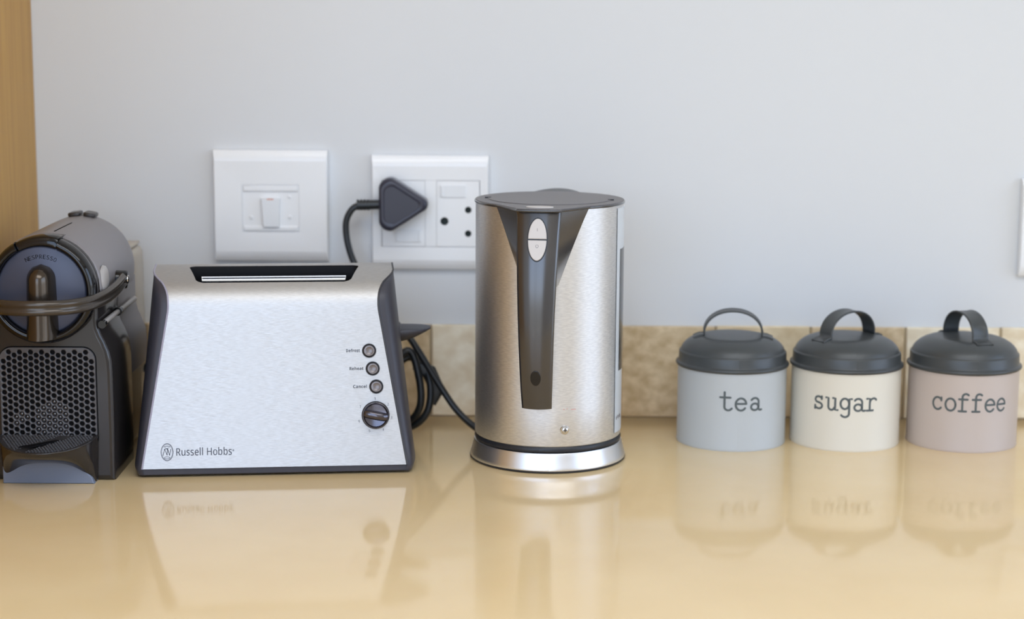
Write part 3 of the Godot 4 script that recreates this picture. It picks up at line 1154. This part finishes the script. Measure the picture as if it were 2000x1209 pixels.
	var rp := func(p: Vector2, out: float) -> Vector3:
		var a := p.x + turn
		return Vector3(sin(a) * (r + 0.0002 + out * 0.001), p.y, cos(a) * (r + 0.0002 + out * 0.001))
	for q in [[16.5, 20.5, 0.0594, 0.0006], [10.6, 11.6, 0.0596, 0.0007], [13.0, 14.0, 0.0602, 0.0005]]:
		var s := []
		for k in 5:
			s.append(Vector2(deg_to_rad(lerpf(q[0], q[1], k / 4.0)), q[2]))
		var strip := MB.new()
		m.g += 1
		for k in 4:
			var a: Vector2 = s[k]
			var b: Vector2 = s[k + 1]
			var h := Vector2(0, q[3] / 2)
			m.quad(rp.call(a - h, 0.0), rp.call(b - h, 0.0), rp.call(b + h, 0.0), rp.call(a + h, 0.0), Vector3(0, 0, 1))
	part("worn_print", m, M.red_print, t, "worn red print under the handle")


# ---------------------------------------------------------------- plug and lead
func build_power_cord() -> void:
	var t := thing("power_cord", "black three pin plug and lead running behind the toaster to the kettle", "power cord", Vector3.ZERO)
	# plug body: rounded triangle pointing to the right
	var corners := [Vector2(-0.0935, 0.2255), Vector2(-0.1250, 0.2430), Vector2(-0.1250, 0.2080)]
	var radii := [0.0070, 0.0095, 0.0095]
	var poly := []
	for i in 3:
		var a: Vector2 = corners[i]
		var p: Vector2 = corners[(i + 2) % 3]
		var n: Vector2 = corners[(i + 1) % 3]
		var e1 := (a - p).normalized()
		var e2 := (n - a).normalized()
		var s0 := Vector2(e1.y, -e1.x).angle()
		var d := Vector2(e1.y, -e1.x).angle_to(Vector2(e2.y, -e2.x))
		for k in 9:
			poly.append(a + Vector2.from_angle(s0 + d * k / 8.0) * radii[i])
	# the left side is slightly round
	var shaped := []
	for p in poly:
		shaped.append(p + Vector2(-0.003 * clampf(1.0 - pow((p.y - 0.2255) / 0.027, 2), 0, 1) if p.x < -0.12 else 0.0, 0))
	var m := MB.new()
	m.extrude(shaped, 0.0107, 0.0330, 0.0018)
	var body := part("plug", m, M.plug, t)
	var mid := Vector2(-0.1160, 0.2255)
	var shrink := []
	for p in shaped:
		shrink.append(mid + (p - mid) * 0.93)
	m = MB.new()
	var r0 := []
	var r1 := []
	var r2 := []
	var r3 := []
	for p in shaped:
		var q: Vector2 = p - mid
		r0.append(Vector3(mid.x + q.x * 0.98, mid.y + q.y * 0.98, 0.0325))
		r1.append(Vector3(mid.x + q.x * 0.93, mid.y + q.y * 0.93, 0.0352))
		r2.append(Vector3(mid.x + q.x * 0.84, mid.y + q.y * 0.84, 0.0366))
		r3.append(Vector3(mid.x + q.x * 0.70, mid.y + q.y * 0.70, 0.0352))
	m.grid([r0, r1, r2, r3], 1.0, true)
	m.fan(r3, Vector3(0, 0, 1))
	part("plug_face", m, M.plug, body)
	# strain relief
	m = MB.new()
	m.tube(curve([Vector3(-0.134, 0.2250, 0.024), Vector3(-0.145, 0.2246, 0.024), Vector3(-0.159, 0.2240, 0.0245)], 8), 0.0050, 16)
	for k in 4:
		m.tube([Vector3(-0.1465 - k * 0.0035, 0.2246, 0.0243), Vector3(-0.1485 - k * 0.0035, 0.2245, 0.0244)], 0.0056, 16)
	part("strain_relief", m, M.cable, t)
	m = MB.new()
	m.tube(curve([Vector3(-0.157, 0.2241, 0.0245), Vector3(-0.1640, 0.2200, 0.025), Vector3(-0.1695, 0.2100, 0.025), Vector3(-0.1705, 0.1980, 0.025), Vector3(-0.1680, 0.1820, 0.026), Vector3(-0.1620, 0.1650, 0.028), Vector3(-0.150, 0.145, 0.034), Vector3(-0.132, 0.124, 0.055), Vector3(-0.115, 0.110, 0.078), Vector3(-0.1020, 0.0980, 0.088), Vector3(-0.0900, 0.0800, 0.090), Vector3(-0.0714, 0.0500, 0.092), Vector3(-0.0550, 0.0270, 0.097), Vector3(-0.0370, 0.0120, 0.106), Vector3(-0.0200, 0.0060, 0.116), Vector3(-0.0115, 0.0056, 0.1215)], 10), 0.0034, 14)
	part("lead", m, M.cable, t)


# ---------------------------------------------------------------- switch and socket plates
func plate_shape(w: float, h: float, hole: Rect2) -> MB:
	# a bevelled plate, its upper band sloping back; hole is left open for the modules (local, centre 0)
	var m := MB.new()
	var outer := [Vector3(-w / 2, -h / 2, 0.0005), Vector3(w / 2, -h / 2, 0.0005), Vector3(w / 2, h / 2, 0.0005), Vector3(-w / 2, h / 2, 0.0005)]
	var e := 0.0012
	var lip := [Vector3(-w / 2, -h / 2, 0.0055), Vector3(w / 2, -h / 2, 0.0055), Vector3(w / 2, h / 2, 0.0055), Vector3(-w / 2, h / 2, 0.0055)]
	var front := [Vector3(-w / 2 + e, -h / 2 + 0.010, 0.0098), Vector3(w / 2 - e, -h / 2 + 0.010, 0.0098), Vector3(w / 2 - e, h / 2 - 0.011, 0.0100), Vector3(-w / 2 + e, h / 2 - 0.011, 0.0100)]
	var lo := hole.position
	var hi := hole.end
	var inner := [Vector3(lo.x, lo.y, 0.0092), Vector3(hi.x, lo.y, 0.0092), Vector3(hi.x, hi.y, 0.0092), Vector3(lo.x, hi.y, 0.0092)]
	var sink := [Vector3(lo.x, lo.y, 0.004), Vector3(hi.x, lo.y, 0.004), Vector3(hi.x, hi.y, 0.004), Vector3(lo.x, hi.y, 0.004)]
	var hints := [Vector3(0, -1, 0.3), Vector3(1, 0, 0.3), Vector3(0, 1, 0.3), Vector3(-1, 0, 0.3)]
	for i in 4:
		var j := (i + 1) % 4
		m.g += 1
		m.quad(outer[i], outer[j], lip[j], lip[i], hints[i])
		m.g += 1
		# the bevel is rounded into the front by two steps
		var a0: Vector3 = lip[i]
		var b0: Vector3 = lip[j]
		for k in 4:
			var q0 := k / 4.0
			var q1 := (k + 1) / 4.0
			var lift := func(q: float) -> Vector3: return Vector3(0, 0, 0.0008 * sin(PI * q))
			m.quad(a0.lerp(front[i], q0) + lift.call(q0), b0.lerp(front[j], q0) + lift.call(q0), b0.lerp(front[j], q1) + lift.call(q1), a0.lerp(front[i], q1) + lift.call(q1), Vector3(0, 0, 1) + hints[i] * 0.2)
		m.g += 1
		m.quad(front[i], front[j], inner[j], inner[i], Vector3(0, 0, 1))
		m.g += 1
		m.quad(inner[i], inner[j], sink[j], sink[i], Vector3((lo.x + hi.x) / 2, (lo.y + hi.y) / 2, 0) - (inner[i] + inner[j]) / 2)
	m.g += 1
	m.quad(outer[0], outer[1], outer[2], outer[3], Vector3(0, 0, -1))
	m.g += 1
	m.quad(sink[0], sink[1], sink[2], sink[3], Vector3(0, 0, 1))
	return m


func socket_module(parent: Node3D, c: Vector2, flip: bool, plugged: bool) -> void:
	var s := -1.0 if flip else 1.0
	var mod := Node3D.new()
	mod.name = "socket_module"
	parent.add_child(mod, true)
	mod.position = Vector3(c.x, c.y, 0)
	if flip:
		mod.rotation.z = PI
	# face with three round holes, built round them
	var m := MB.new()
	var w := 0.0440
	var h := 0.0680
	var holes := [[Vector2(-0.0140, -0.0078), 0.0042], [Vector2(0.0105, -0.0205), 0.0034], [Vector2(0.0105, 0.0040), 0.0034]]
	var poly := PackedVector2Array(rounded(w, h, 0.0012, 3))
	# cut the face into strips at the holes so that each strip holds one
	var cells := [Rect2(-w / 2, -h / 2, 0.018, h), Rect2(-w / 2 + 0.018, -h / 2, w - 0.018, h / 2 - 0.0085), Rect2(-w / 2 + 0.018, -0.0085, w - 0.018, h / 2 + 0.0085)]
	for k in 3:
		var hc: Vector2 = holes[k][0]
		var hr: float = holes[k][1]
		var box: Rect2 = cells[k]
		var ring := []
		var out := []
		for i in 32:
			var d := Vector2.from_angle(TAU * i / 32)
			ring.append(hc + d * hr)
			# where the ray leaves the cell
			var tx: float = INF if absf(d.x) < 1e-5 else ((box.end.x if d.x > 0 else box.position.x) - hc.x) / d.x
			var ty: float = INF if absf(d.y) < 1e-5 else ((box.end.y if d.y > 0 else box.position.y) - hc.y) / d.y
			out.append(hc + d * minf(tx, ty))
		m.g += 1
		for i in 32:
			var j := (i + 1) % 32
			var a: Vector2 = ring[i]
			var b: Vector2 = ring[j]
			var cc: Vector2 = out[j]
			var dd: Vector2 = out[i]
			m.quad(Vector3(a.x, a.y, 0.0101), Vector3(b.x, b.y, 0.0101), Vector3(cc.x, cc.y, 0.0101), Vector3(dd.x, dd.y, 0.0101), Vector3(0, 0, 1))
			# corner pieces between two rays that leave by different sides
			if absf(cc.x - dd.x) > 1e-6 and absf(cc.y - dd.y) > 1e-6:
				var kx: float = box.end.x if (cc.x + dd.x) / 2 > hc.x else box.position.x
				var ky: float = box.end.y if (cc.y + dd.y) / 2 > hc.y else box.position.y
				m.tri(Vector3(cc.x, cc.y, 0.0101), Vector3(dd.x, dd.y, 0.0101), Vector3(kx, ky, 0.0101), Vector3(0, 0, 1))
	m.g += 1
	for q in [[Vector2(-w / 2, -h / 2), Vector2(w / 2, -h / 2), Vector3(0, -1, 0)], [Vector2(w / 2, -h / 2), Vector2(w / 2, h / 2), Vector3(1, 0, 0)], [Vector2(w / 2, h / 2), Vector2(-w / 2, h / 2), Vector3(0, 1, 0)], [Vector2(-w / 2, h / 2), Vector2(-w / 2, -h / 2), Vector3(-1, 0, 0)]]:
		m.g += 1
		m.quad(Vector3(q[0].x, q[0].y, 0.0042), Vector3(q[1].x, q[1].y, 0.0042), Vector3(q[1].x, q[1].y, 0.0101), Vector3(q[0].x, q[0].y, 0.0101), q[2])
	part("face", m, M.white_plastic, mod)
	for k in 3:
		m = MB.new()
		m.lathe([Vector2(0, 0.0), Vector2(holes[k][1] + 0.0002, 0.0), Vector2(holes[k][1] + 0.0002, 0.0056)], 24)
		# seen from the front: the dark inside of the pin hole
		var o := part("pin_hole", m, M.socket_hole, mod)
		o.transform = Transform3D(Basis(Vector3.RIGHT, PI / 2), Vector3(holes[k][0].x, holes[k][0].y, 0.0043))
	m = MB.new()
	m.extrude(rounded(0.0265, 0.0130, 0.0008, 3, Vector2(-0.0052, 0.0232)), 0.0095, 0.0112, 0.0005)
	var rk := part("rocker", m, M.white_rocker, mod)
	m = MB.new()
	m.extrude(rounded(0.0022, 0.0105, 0.0005, 3, Vector2(-0.0162, 0.0232)), 0.0105, 0.0117, 0.0003)
	part("rocker_ridge", m, M.white_rocker, rk)


func build_plates() -> void:
	# single switch
	var t := thing("switch_plate", "square white wall plate with one small rocker switch above the toaster", "light switch", Vector3(-0.2492, 0.2212, 0), 0.0)
	part("plate", plate_shape(0.1175, 0.1145, Rect2(-0.0220 + 0.0075 - 0.015, -0.0270, 0.0590, 0.0490)), M.white_plastic, t)
	var m := MB.new()
	var mc := Vector2(0.0, -0.0025)
	m.extrude(rounded(0.0588, 0.0488, 0.0006, 3, mc), 0.0042, 0.0080, 0.0003)
	var mod := part("switch_module", m, M.white_plastic, t)
	m = MB.new()
	m.extrude(rounded(0.0560, 0.0060, 0.001, 3, mc + Vector2(0, 0.0205)), 0.0070, 0.0098, 0.0010)
	part("module_ledge", m, M.white_plastic, mod)
	m = MB.new()
	m.extrude(rounded(0.0560, 0.0050, 0.001, 3, mc + Vector2(0, -0.0210)), 0.0070, 0.0096, 0.0010)
	part("module_ledge", m, M.white_plastic, mod)
	m = MB.new()
	var rc := Vector2(0.0004, -0.0066)
	m.extrude([rc + Vector2(-0.0085, -0.0155), rc + Vector2(0.0085, -0.0155), rc + Vector2(0.0095, 0.0150), rc + Vector2(-0.0105, 0.0150)], 0.0070, 0.0122, 0.0012)
	part("rocker", m, M.white_rocker, mod)
	m = MB.new()
	m.extrude(rounded(0.0070, 0.0010, 0.0004, 3, rc + Vector2(-0.0005, 0.0138)), 0.0118, 0.0124, 0.0)
	part("indicator_mark", m, M.red_indicator, mod)
	for q in [Vector2(0.0195, 0.0095), Vector2(0.0195, -0.0115), Vector2(-0.0205, -0.0120)]:
		m = MB.new()
		m.lathe([Vector2(0.0022, 0.0), Vector2(0.0020, 0.0008), Vector2(0.0010, 0.0012), Vector2(0, 0.0012)], 16)
		part("screw_cap", m, M.white_plastic, mod).transform = Transform3D(Basis(Vector3.RIGHT, PI / 2), Vector3(q.x, q.y, 0.0078))
	# double socket
	t = thing("socket_plate", "square white wall plate with two three-hole sockets, one of them plugged", "wall socket", Vector3(-0.0850, 0.2150, 0), 0.0)
	part("plate", plate_shape(0.1205, 0.1180, Rect2(-0.0500, -0.0352, 0.1016, 0.0690)), M.white_plastic, t)
	m = MB.new()
	m.box(Vector3(-0.0050, -0.0350, 0.0041), Vector3(0.0066, 0.0336, 0.0099), 0.0003)
	part("divider", m, M.white_plastic, t)
	socket_module(t, Vector2(0.0288, -0.0007), false, false)
	socket_module(t, Vector2(-0.0272, -0.0007), true, true)
	# the plate that only just enters the picture on the right
	t = thing("blank_plate", "white wall plate cut by the right picture border above the coffee tin", "wall plate", Vector3(0.5850, 0.2030, 0), 0.0)
	m = plate_shape(0.1205, 0.1010, Rect2(-0.0500, -0.0352, 0.1000, 0.0690))
	part("plate", m, M.white_plastic, t)
	m = MB.new()
	m.extrude(rounded(0.0985, 0.0675, 0.001, 3, Vector2(0, -0.0007)), 0.0042, 0.0098, 0.0006)
	part("cover", m, M.white_plastic, t)


# ---------------------------------------------------------------- capsule coffee machine
func build_coffee_machine() -> void:
	var cx := -0.416
	var t := thing("coffee_machine", "dark grey capsule coffee machine with perforated front beside the toaster", "coffee machine", Vector3(cx, 0, 0))
	var cy := 0.1755
	var along := Transform3D(Basis(Vector3.RIGHT, PI / 2), Vector3(0, cy, 0))   # turns a lathe to look along +z
	# outline of the lower housing, seen from the front
	var right := [Vector2(0.0575, 0.0), Vector2(0.0580, 0.050), Vector2(0.0578, 0.100), Vector2(0.0572, 0.110), Vector2(0.0555, 0.1185), Vector2(0.0520, 0.1275), Vector2(0.0490, 0.1335), Vector2(0.0468, 0.1400), Vector2(0.0462, 0.1480), Vector2(0.0466, 0.1600), Vector2(0.0474, 0.1700)]
	var poly := []
	for p in right:
		poly.append(p)
	for k in 21:
		var a := PI * k / 20.0
		poly.append(Vector2(cos(a) * 0.0474, cy + sin(a) * 0.0474))
	for k in range(right.size() - 1, -1, -1):
		poly.append(Vector2(-right[k].x, right[k].y))
	var m := MB.new()
	m.extrude(poly, 0.190, 0.2790, 0.0050)
	part("housing", m, M.machine_gloss, t)
	# drum shell
	m = MB.new()
	m.lathe([Vector2(0.0, 0.112), Vector2(0.030, 0.112), Vector2(0.042, 0.114), Vector2(0.0470, 0.119), Vector2(0.0488, 0.126), Vector2(0.0490, 0.140), Vector2(0.0490, 0.268), Vector2(0.0484, 0.2705), Vector2(0.046, 0.272)], 96, 0.0, TAU, 60.0)
	var drum := part("drum_shell", m, M.machine_shell, t)
	drum.transform = along
	# shoulder and rear housing
	m = MB.new()
	var back := []
	for p in poly:
		back.append(Vector2(p.x * 0.985, p.y if p.y < 0.13 else minf(p.y, 0.16)))
	m.extrude([Vector2(0.0555, 0.080), Vector2(0.0570, 0.100), Vector2(0.0560, 0.112), Vector2(0.0520, 0.122), Vector2(0.0485, 0.130), Vector2(0.0465, 0.140), Vector2(0.0465, 0.165), Vector2(-0.0465, 0.165), Vector2(-0.0465, 0.140), Vector2(-0.0485, 0.130), Vector2(-0.0520, 0.122), Vector2(-0.0560, 0.112), Vector2(-0.0570, 0.100), Vector2(-0.0555, 0.080)], 0.112, 0.195, 0.002)
	part("rear_housing", m, M.machine_shell, t)
	m = MB.new()
	m.extrude(rounded(0.100, 0.080, 0.012, 5, Vector2(0, 0.0405)), 0.112, 0.195, 0.002)
	part("rear_base", m, M.machine_body, t)
	# water tank at the very back
	m = MB.new()
	m.extrude(rounded(0.090, 0.1880, 0.010, 6, Vector2(0, 0.0945)), 0.060, 0.111, 0.004)
	var tank := part("water_tank", m, M.tank, t)
	m = MB.new()
	m.extrude(rounded(0.084, 0.004, 0.0018, 4, Vector2(0, 0.1900)), 0.064, 0.108, 0.001)
	part("tank_lid", m, M.tank, tank)
	# front ring, open at the top for the latch
	m = MB.new()
	var sec := [Vector2(0.0398, 0.2790), Vector2(0.0470, 0.2790), Vector2(0.0482, 0.2810), Vector2(0.0484, 0.2850), Vector2(0.0476, 0.2905), Vector2(0.0452, 0.2945), Vector2(0.0425, 0.2955), Vector2(0.0405, 0.2940), Vector2(0.0398, 0.2905), Vector2(0.0398, 0.2790)]
	var ring_rows := []
	# angles from the top, clockwise from the front: the gap lies over the top
	for k in 81:
		var a := deg_to_rad(lerpf(21.0, 331.0, k / 80.0))
		var row := []
		for s in sec:
			row.append(Vector3(sin(a) * s.x, cy + cos(a) * s.x, s.y))
		ring_rows.append(row)
	m._skin(ring_rows)
	m.fan(ring_rows[0], Vector3(-1, 0, 0))
	m.fan(ring_rows[-1], Vector3(1, 0, 0))
	part("front_ring", m, M.machine_black, t)
	# latch in the gap
	m = MB.new()
	var rows := []
	for k in 15:
		var q := k / 14.0
		var a := deg_to_rad(lerpf(-28.0, 19.5, q))
		var ro := lerpf(0.0472, 0.0492, pow(q, 2.0))
		var row := []
		for s in [Vector2(0.0396, 0.268), Vector2(ro, 0.262), Vector2(ro + 0.0008, 0.276), Vector2(ro, 0.2872), Vector2(ro - 0.0015, 0.2890), Vector2(0.0410, 0.2905), Vector2(0.0396, 0.2900)]:
			row.append(Vector3(sin(a) * s.x, cy + cos(a) * s.x, s.y))
		rows.append(row)
	m._skin(rows)
	m.fan(rows[0], Vector3(-1, 0, 0))
	m.fan(rows[-1], Vector3(1, 0, 0))
	part("latch", m, M.machine_black, t)
	# face disc
	m = MB.new()
	m.lathe([Vector2(0.0396, 0.278), Vector2(0.0396, 0.2870), Vector2(0.0388, 0.2882), Vector2(0.0378, 0.2886), Vector2(0.0, 0.2886)], 96)
	var face := part("face_disc", m, M.machine_face, t)
	face.transform = along
	# name set round the top of the disc
	var name_ := "NESPRESSO"
	var steps := [0.0]
	for k in name_.length():
		var a := deg_to_rad(lerpf(-25.0, 25.0, k / 8.0))
		var rr := 0.0300
		var f := Transform3D(Basis(Vector3(0, 0, 1), -a), Vector3(sin(a) * rr, cy + cos(a) * rr, 0.28862))
		part("letter", text_mesh(name_[k], 0.0036, 0.0024 if k != 0 else 0.0029, f * Transform3D(Basis(), Vector3(-0.0013, -0.0018, 0))), M.dark_hole, t)
	# spout cover down the middle
	m = MB.new()
	rows = []
	for k in 25:
		var q := k / 24.0
		var y := 0.1990 - q * 0.0655
		var dome := sqrt(1.0 - pow(clampf(1.0 - (0.1990 - y) / 0.013, 0, 1), 2)) if y > 0.186 else 1.0
		dome = maxf(dome, 0.02)
		var rx := lerpf(0.0122, 0.0140, q) * dome
		var rz := (0.021 + 0.004 * q) * pow(dome, 0.8)
		var row := []
		for i in 21:
			var a := PI * i / 20.0
			row.append(Vector3(cos(a) * rx, y, 0.2870 + sin(a) * rz))
		rows.append(row)
	m.grid(rows, 1.0)
	m.fan(rows[-1], Vector3.DOWN)
	part("spout", m, M.spout, t)
	# lever: a double-ridged bow from hinge to hinge round the front
	m = MB.new()
	var half_path := [Vector3(0.0555, 0.1745, 0.205), Vector3(0.0555, 0.1722, 0.220), Vector3(0.0545, 0.1690, 0.245), Vector3(0.0505, 0.1665, 0.275), Vector3(0.0430, 0.1657, 0.301), Vector3(0.0310, 0.1657, 0.319), Vector3(0.0160, 0.1660, 0.329), Vector3(0.0, 0.1662, 0.332)]
	var pts := half_path.duplicate()
	for k in range(half_path.size() - 2, -1, -1):
		pts.append(Vector3(-half_path[k].x, half_path[k].y, half_path[k].z))
	var bow := curve(pts, 6)
	var ls := []
	for k in 24:
		var a := TAU * k / 24
		var y := sin(a) * 0.0068
		var x := cos(a) * 0.0044 * (0.40 + 0.60 * smoothstep(0.0, 0.0030, absf(y)))
		ls.append(Vector2(x, y))
	m.sweep(bow, ls, Vector3.UP)
	var lever := part("lever", m, M.lever, t)
	for s in [-1.0, 1.0]:
		var side := Transform3D(Basis(Vector3(0, 0, 1), -s * PI / 2), Vector3(s * 0.046, 0.1735, 0.207))
		m = MB.new()
		m.lathe([Vector2(0.0, 0.0), Vector2(0.0085, 0.0), Vector2(0.0085, 0.0115), Vector2(0.0078, 0.0128), Vector2(0.0055, 0.0132), Vector2(0, 0.0132)], 32)
		var pv := part("pivot", m, M.machine_black, lever)
		pv.transform = side
		m = MB.new()
		m.lathe([Vector2(0.0042, 0.0130), Vector2(0.0038, 0.0140), Vector2(0.0018, 0.0146), Vector2(0, 0.0146)], 24)
		part("pivot_screw", m, M.chrome, pv)
	# pale hub caps beside the ring
	for s in [-1.0, 1.0]:
		m = MB.new()
		m.lathe([Vector2(0.0, 0.0), Vector2(0.0135, 0.0), Vector2(0.0130, 0.0022), Vector2(0.0105, 0.0036), Vector2(0.0, 0.0042)], 36, 0.0, TAU, 50.0)
		part("hub_cap", m, M.hub_cap, t).transform = Transform3D(Basis(Vector3(0, 0, 1), -s * PI / 2), Vector3(s * 0.0468, 0.1800, 0.2560))
	# linkage rod and its clips along the side
	for s in [-1.0, 1.0]:
		m = MB.new()
		m.tube([Vector3(s * 0.0500, 0.1440, 0.272), Vector3(s * 0.0500, 0.1440, 0.135)], 0.0024, 12)
		var rod := part("linkage_rod", m, M.hub_cap, t)
		m = MB.new()
		m.tube([Vector3(s * 0.0500, 0.1440, 0.213), Vector3(s * 0.0500, 0.1440, 0.205)], 0.0040, 14)
		part("clip", m, M.machine_black, rod)
		m = MB.new()
		m.tube([Vector3(s * 0.0500, 0.1432, 0.279), Vector3(s * 0.0500, 0.1432, 0.272)], 0.0036, 14)
		part("clip", m, M.machine_black, rod)
	# two buttons and the lid seam on top
	for x in [-0.0055, 0.0085]:
		m = MB.new()
		m.extrude(rounded(0.0120, 0.0200, 0.0042, 5), 0.0, 0.0042, 0.0016)
		var b := part("button", m, M.machine_body, t)
		var tilt := asin(x / 0.049)
		b.transform = Transform3D(Basis(Vector3(0, 0, 1), -tilt) * Basis(Vector3.RIGHT, -PI / 2), Vector3(x, cy + cos(tilt) * 0.0485, 0.130))
	m = MB.new()
	m.box(Vector3(0.0046, cy + 0.0475, 0.192), Vector3(0.0056, cy + 0.0491, 0.258), 0.0002)
	part("lid_seam", m, M.dark_hole, t)
	# perforated front panel: hexagonal cells with round holes
	var gw := 0.0856
	var gx := 0.0004
	var y0 := 0.0290
	var y1 := 0.1225
	var zf := 0.2815
	var zb := 0.2785
	var px := gw / 17.4
	var pr := px * 2.0 / sqrt(3.0)
	var hr := px * 0.455
	m = MB.new()
	m.extrude(rounded(gw + 0.0022, y1 - y0 + 0.0022, 0.0125, 8, Vector2(gx, (y0 + y1) / 2)), 0.2776, 0.2791, 0.0004)
	var panel := part("panel_recess", m, M.dark_hole, t)
	m = MB.new()
	var outline := PackedVector2Array(rounded(gw, y1 - y0, 0.0115, 10, Vector2(gx, (y0 + y1) / 2)))
	var inner := PackedVector2Array(rounded(gw - 0.0012, y1 - y0 - 0.0012, 0.0109, 10, Vector2(gx, (y0 + y1) / 2)))
	var wet := []
	for i in range(-9, 10):
		for j in range(-10, 11):
			var c := Vector2(gx + i * px, (y0 + y1) / 2 + (j + (0.5 if i % 2 != 0 else 0.0)) * pr)
			var hex := PackedVector2Array()
			for k in 24:
				var a := TAU * k / 24
				var sector := fposmod(a, PI / 3) - PI / 6
				hex.append(c + Vector2.from_angle(a) * (px / sqrt(3.0) / 1.0 * cos(PI / 6) / cos(sector)) * 1.1547)
			var inside := true
			for k in range(0, 24, 2):
				if not Geometry2D.is_point_in_polygon(c + Vector2.from_angle(TAU * k / 24) * (hr + 0.0004), inner):
					inside = false
			m.g += 1
			if inside:
				for k in 24:
					var n := (k + 1) % 24
					var a := c + Vector2.from_angle(TAU * k / 24) * hr
					var b := c + Vector2.from_angle(TAU * n / 24) * hr
					m.quad(Vector3(a.x, a.y, zf - 0.0001), Vector3(b.x, b.y, zf - 0.0001), Vector3(hex[n].x, hex[n].y, zf), Vector3(hex[k].x, hex[k].y, zf), Vector3(0, 0, 1))
					m.quad(Vector3(a.x, a.y, zf - 0.0001), Vector3(b.x, b.y, zf - 0.0001), Vector3(b.x, b.y, zb), Vector3(a.x, a.y, zb), Vector3(c.x - a.x, c.y - a.y, 0))
				var wd := (c - Vector2(0.0035, 0.0570)) / Vector2(0.0165, 0.0180)
				if wd.length() < 1.0 or (c - Vector2(-0.0250, 0.057)).length() < 0.006:
					wet.append(c)
			else:
				for piece in Geometry2D.intersect_polygons(hex, outline):
					var idx := Geometry2D.triangulate_polygon(piece)
					for k in range(0, idx.size(), 3):
						m.tri(Vector3(piece[idx[k]].x, piece[idx[k]].y, zf), Vector3(piece[idx[k + 1]].x, piece[idx[k + 1]].y, zf), Vector3(piece[idx[k + 2]].x, piece[idx[k + 2]].y, zf), Vector3(0, 0, 1))
	var rim := []
	var rim2 := []
	for p in outline:
		rim.append(Vector3(p.x, p.y, zf))
		rim2.append(Vector3(p.x, p.y, zb))
	m.grid([rim2, rim], 1.0, true)
	var grille := part("perforated_panel", m, M.grille, t)
	# beads of water caught in the holes above the tray
	var drop := MB.new()
	var dome_ := []
	for k in 7:
		var a := PI / 2 * k / 6.0
		dome_.append(Vector2(hr * 0.96 * cos(a), hr * 0.75 * sin(a)))
	dome_.push_front(Vector2(0, 0))
	drop.lathe(dome_, 16)
	var bead: ArrayMesh = drop.done()
	for c in wet:
		var o := part("water_bead", bead, M.water, grille)
		o.transform = Transform3D(Basis(Vector3.RIGHT, PI / 2), Vector3(c.x, c.y, zb + 0.0008))
	# drip tray: grid top, fascia sweeping back under it, foot
	m = MB.new()
	var rw := 0.0432
	var reach := 0.0480
	var rim_pts := []
	for k in 33:
		var a := PI * k / 32.0
		rim_pts.append(Vector3(cos(a) * rw, 0.0425 - 0.0065 * sin(a), 0.2795 + sin(a) * reach))
	var top_rows := []
	for q in 9:
		var s := q / 8.0
		var row := []
		for k in 33:
			var p: Vector3 = rim_pts[k]
			row.append(Vector3(p.x, lerpf(0.0425, p.y, s), lerpf(0.2795, p.z, s)))
		top_rows.append(row)
	m.grid(top_rows, 1.0)
	var tray := Node3D.new()
	tray.name = "drip_tray"
	t.add_child(tray)
	part("tray_grid", m, M.machine_body, tray)
	# raised rows of tiny studs on the grid
	m = MB.new()
	for i in range(-14, 15):
		for j in range(0, 17):
			var c := Vector2(i * 0.0029 + (0.00145 if j % 2 else 0.0), 0.2815 + j * 0.0027)
			var e := pow(c.x / (rw - 0.003), 2) + pow((c.y - 0.2795) / (reach - 0.003), 2)
			if e > 1.0 or (absf(c.x + 0.004 + (c.y - 0.30) * 0.9 - 0.006) < 0.0062 and c.y > 0.284):
				continue
			var y := 0.0425 - 0.0065 * clampf((c.y - 0.2795) / reach, 0, 1)
			m.box(Vector3(c.x - 0.0007, y - 0.0006, c.y - 0.0007), Vector3(c.x + 0.0007, y + 0.0006, c.y + 0.0007))
	var studs := part("studs", m, M.grille, tray)
	studs.set_meta("kind", "stuff")
	m = MB.new()
	m.extrude([Vector2(0.0150, -0.2860), Vector2(0.0210, -0.2860), Vector2(-0.0080, -0.3180), Vector2(-0.0180, -0.3180)], 0.0, 0.0012, 0.0, Transform3D(Basis(Vector3.RIGHT, Vector3(0, 0, -1), Vector3.UP), Vector3(0, 0.0395, 0)))
	part("drain_slot", m, M.dark_hole, tray)
	m = MB.new()
	var fascia := []
	for q in 11:
		var s := q / 10.0
		var row := []
		for k in 33:
			var a := PI * k / 32.0
			var bottom := Vector3(cos(a) * 0.0418, 0.0198 * (1.0 - pow(absf(cos(a)), 3.0)), 0.2800 + pow(sin(a), 0.6) * 0.0140)
			var p: Vector3 = rim_pts[k]
			var ease := pow(s, 0.7)
			row.append(Vector3(lerpf(p.x, bottom.x, s), lerpf(p.y, bottom.y, ease), lerpf(p.z, bottom.z, pow(s, 1.25))))
		fascia.append(row)
	m.grid(fascia, -1.0)
	m.tube(rim_pts, 0.0009, 8)
	part("fascia", m, M.machine_gloss, tray)
	m = MB.new()
	m.extrude([Vector2(-0.0405, 0.0), Vector2(0.0415, 0.0), Vector2(0.0395, 0.0060), Vector2(0.0330, 0.0130), Vector2(0.0220, 0.0178), Vector2(0.0080, 0.0205), Vector2(-0.0180, 0.0205), Vector2(-0.0405, 0.0190)], 0.2700, 0.2915, 0.0012)
	part("tray_foot", m, M.machine_foot, tray)
	# lead behind the machine
	m = MB.new()
	m.tube(curve([Vector3(0.045, 0.060, 0.075), Vector3(0.060, 0.085, 0.070), Vector3(0.075, 0.110, 0.062), Vector3(0.095, 0.112, 0.048), Vector3(0.108, 0.080, 0.036), Vector3(0.112, 0.035, 0.030), Vector3(0.110, 0.004, 0.034)], 10), 0.0033, 12)
	part("lead", m, M.cable, t)
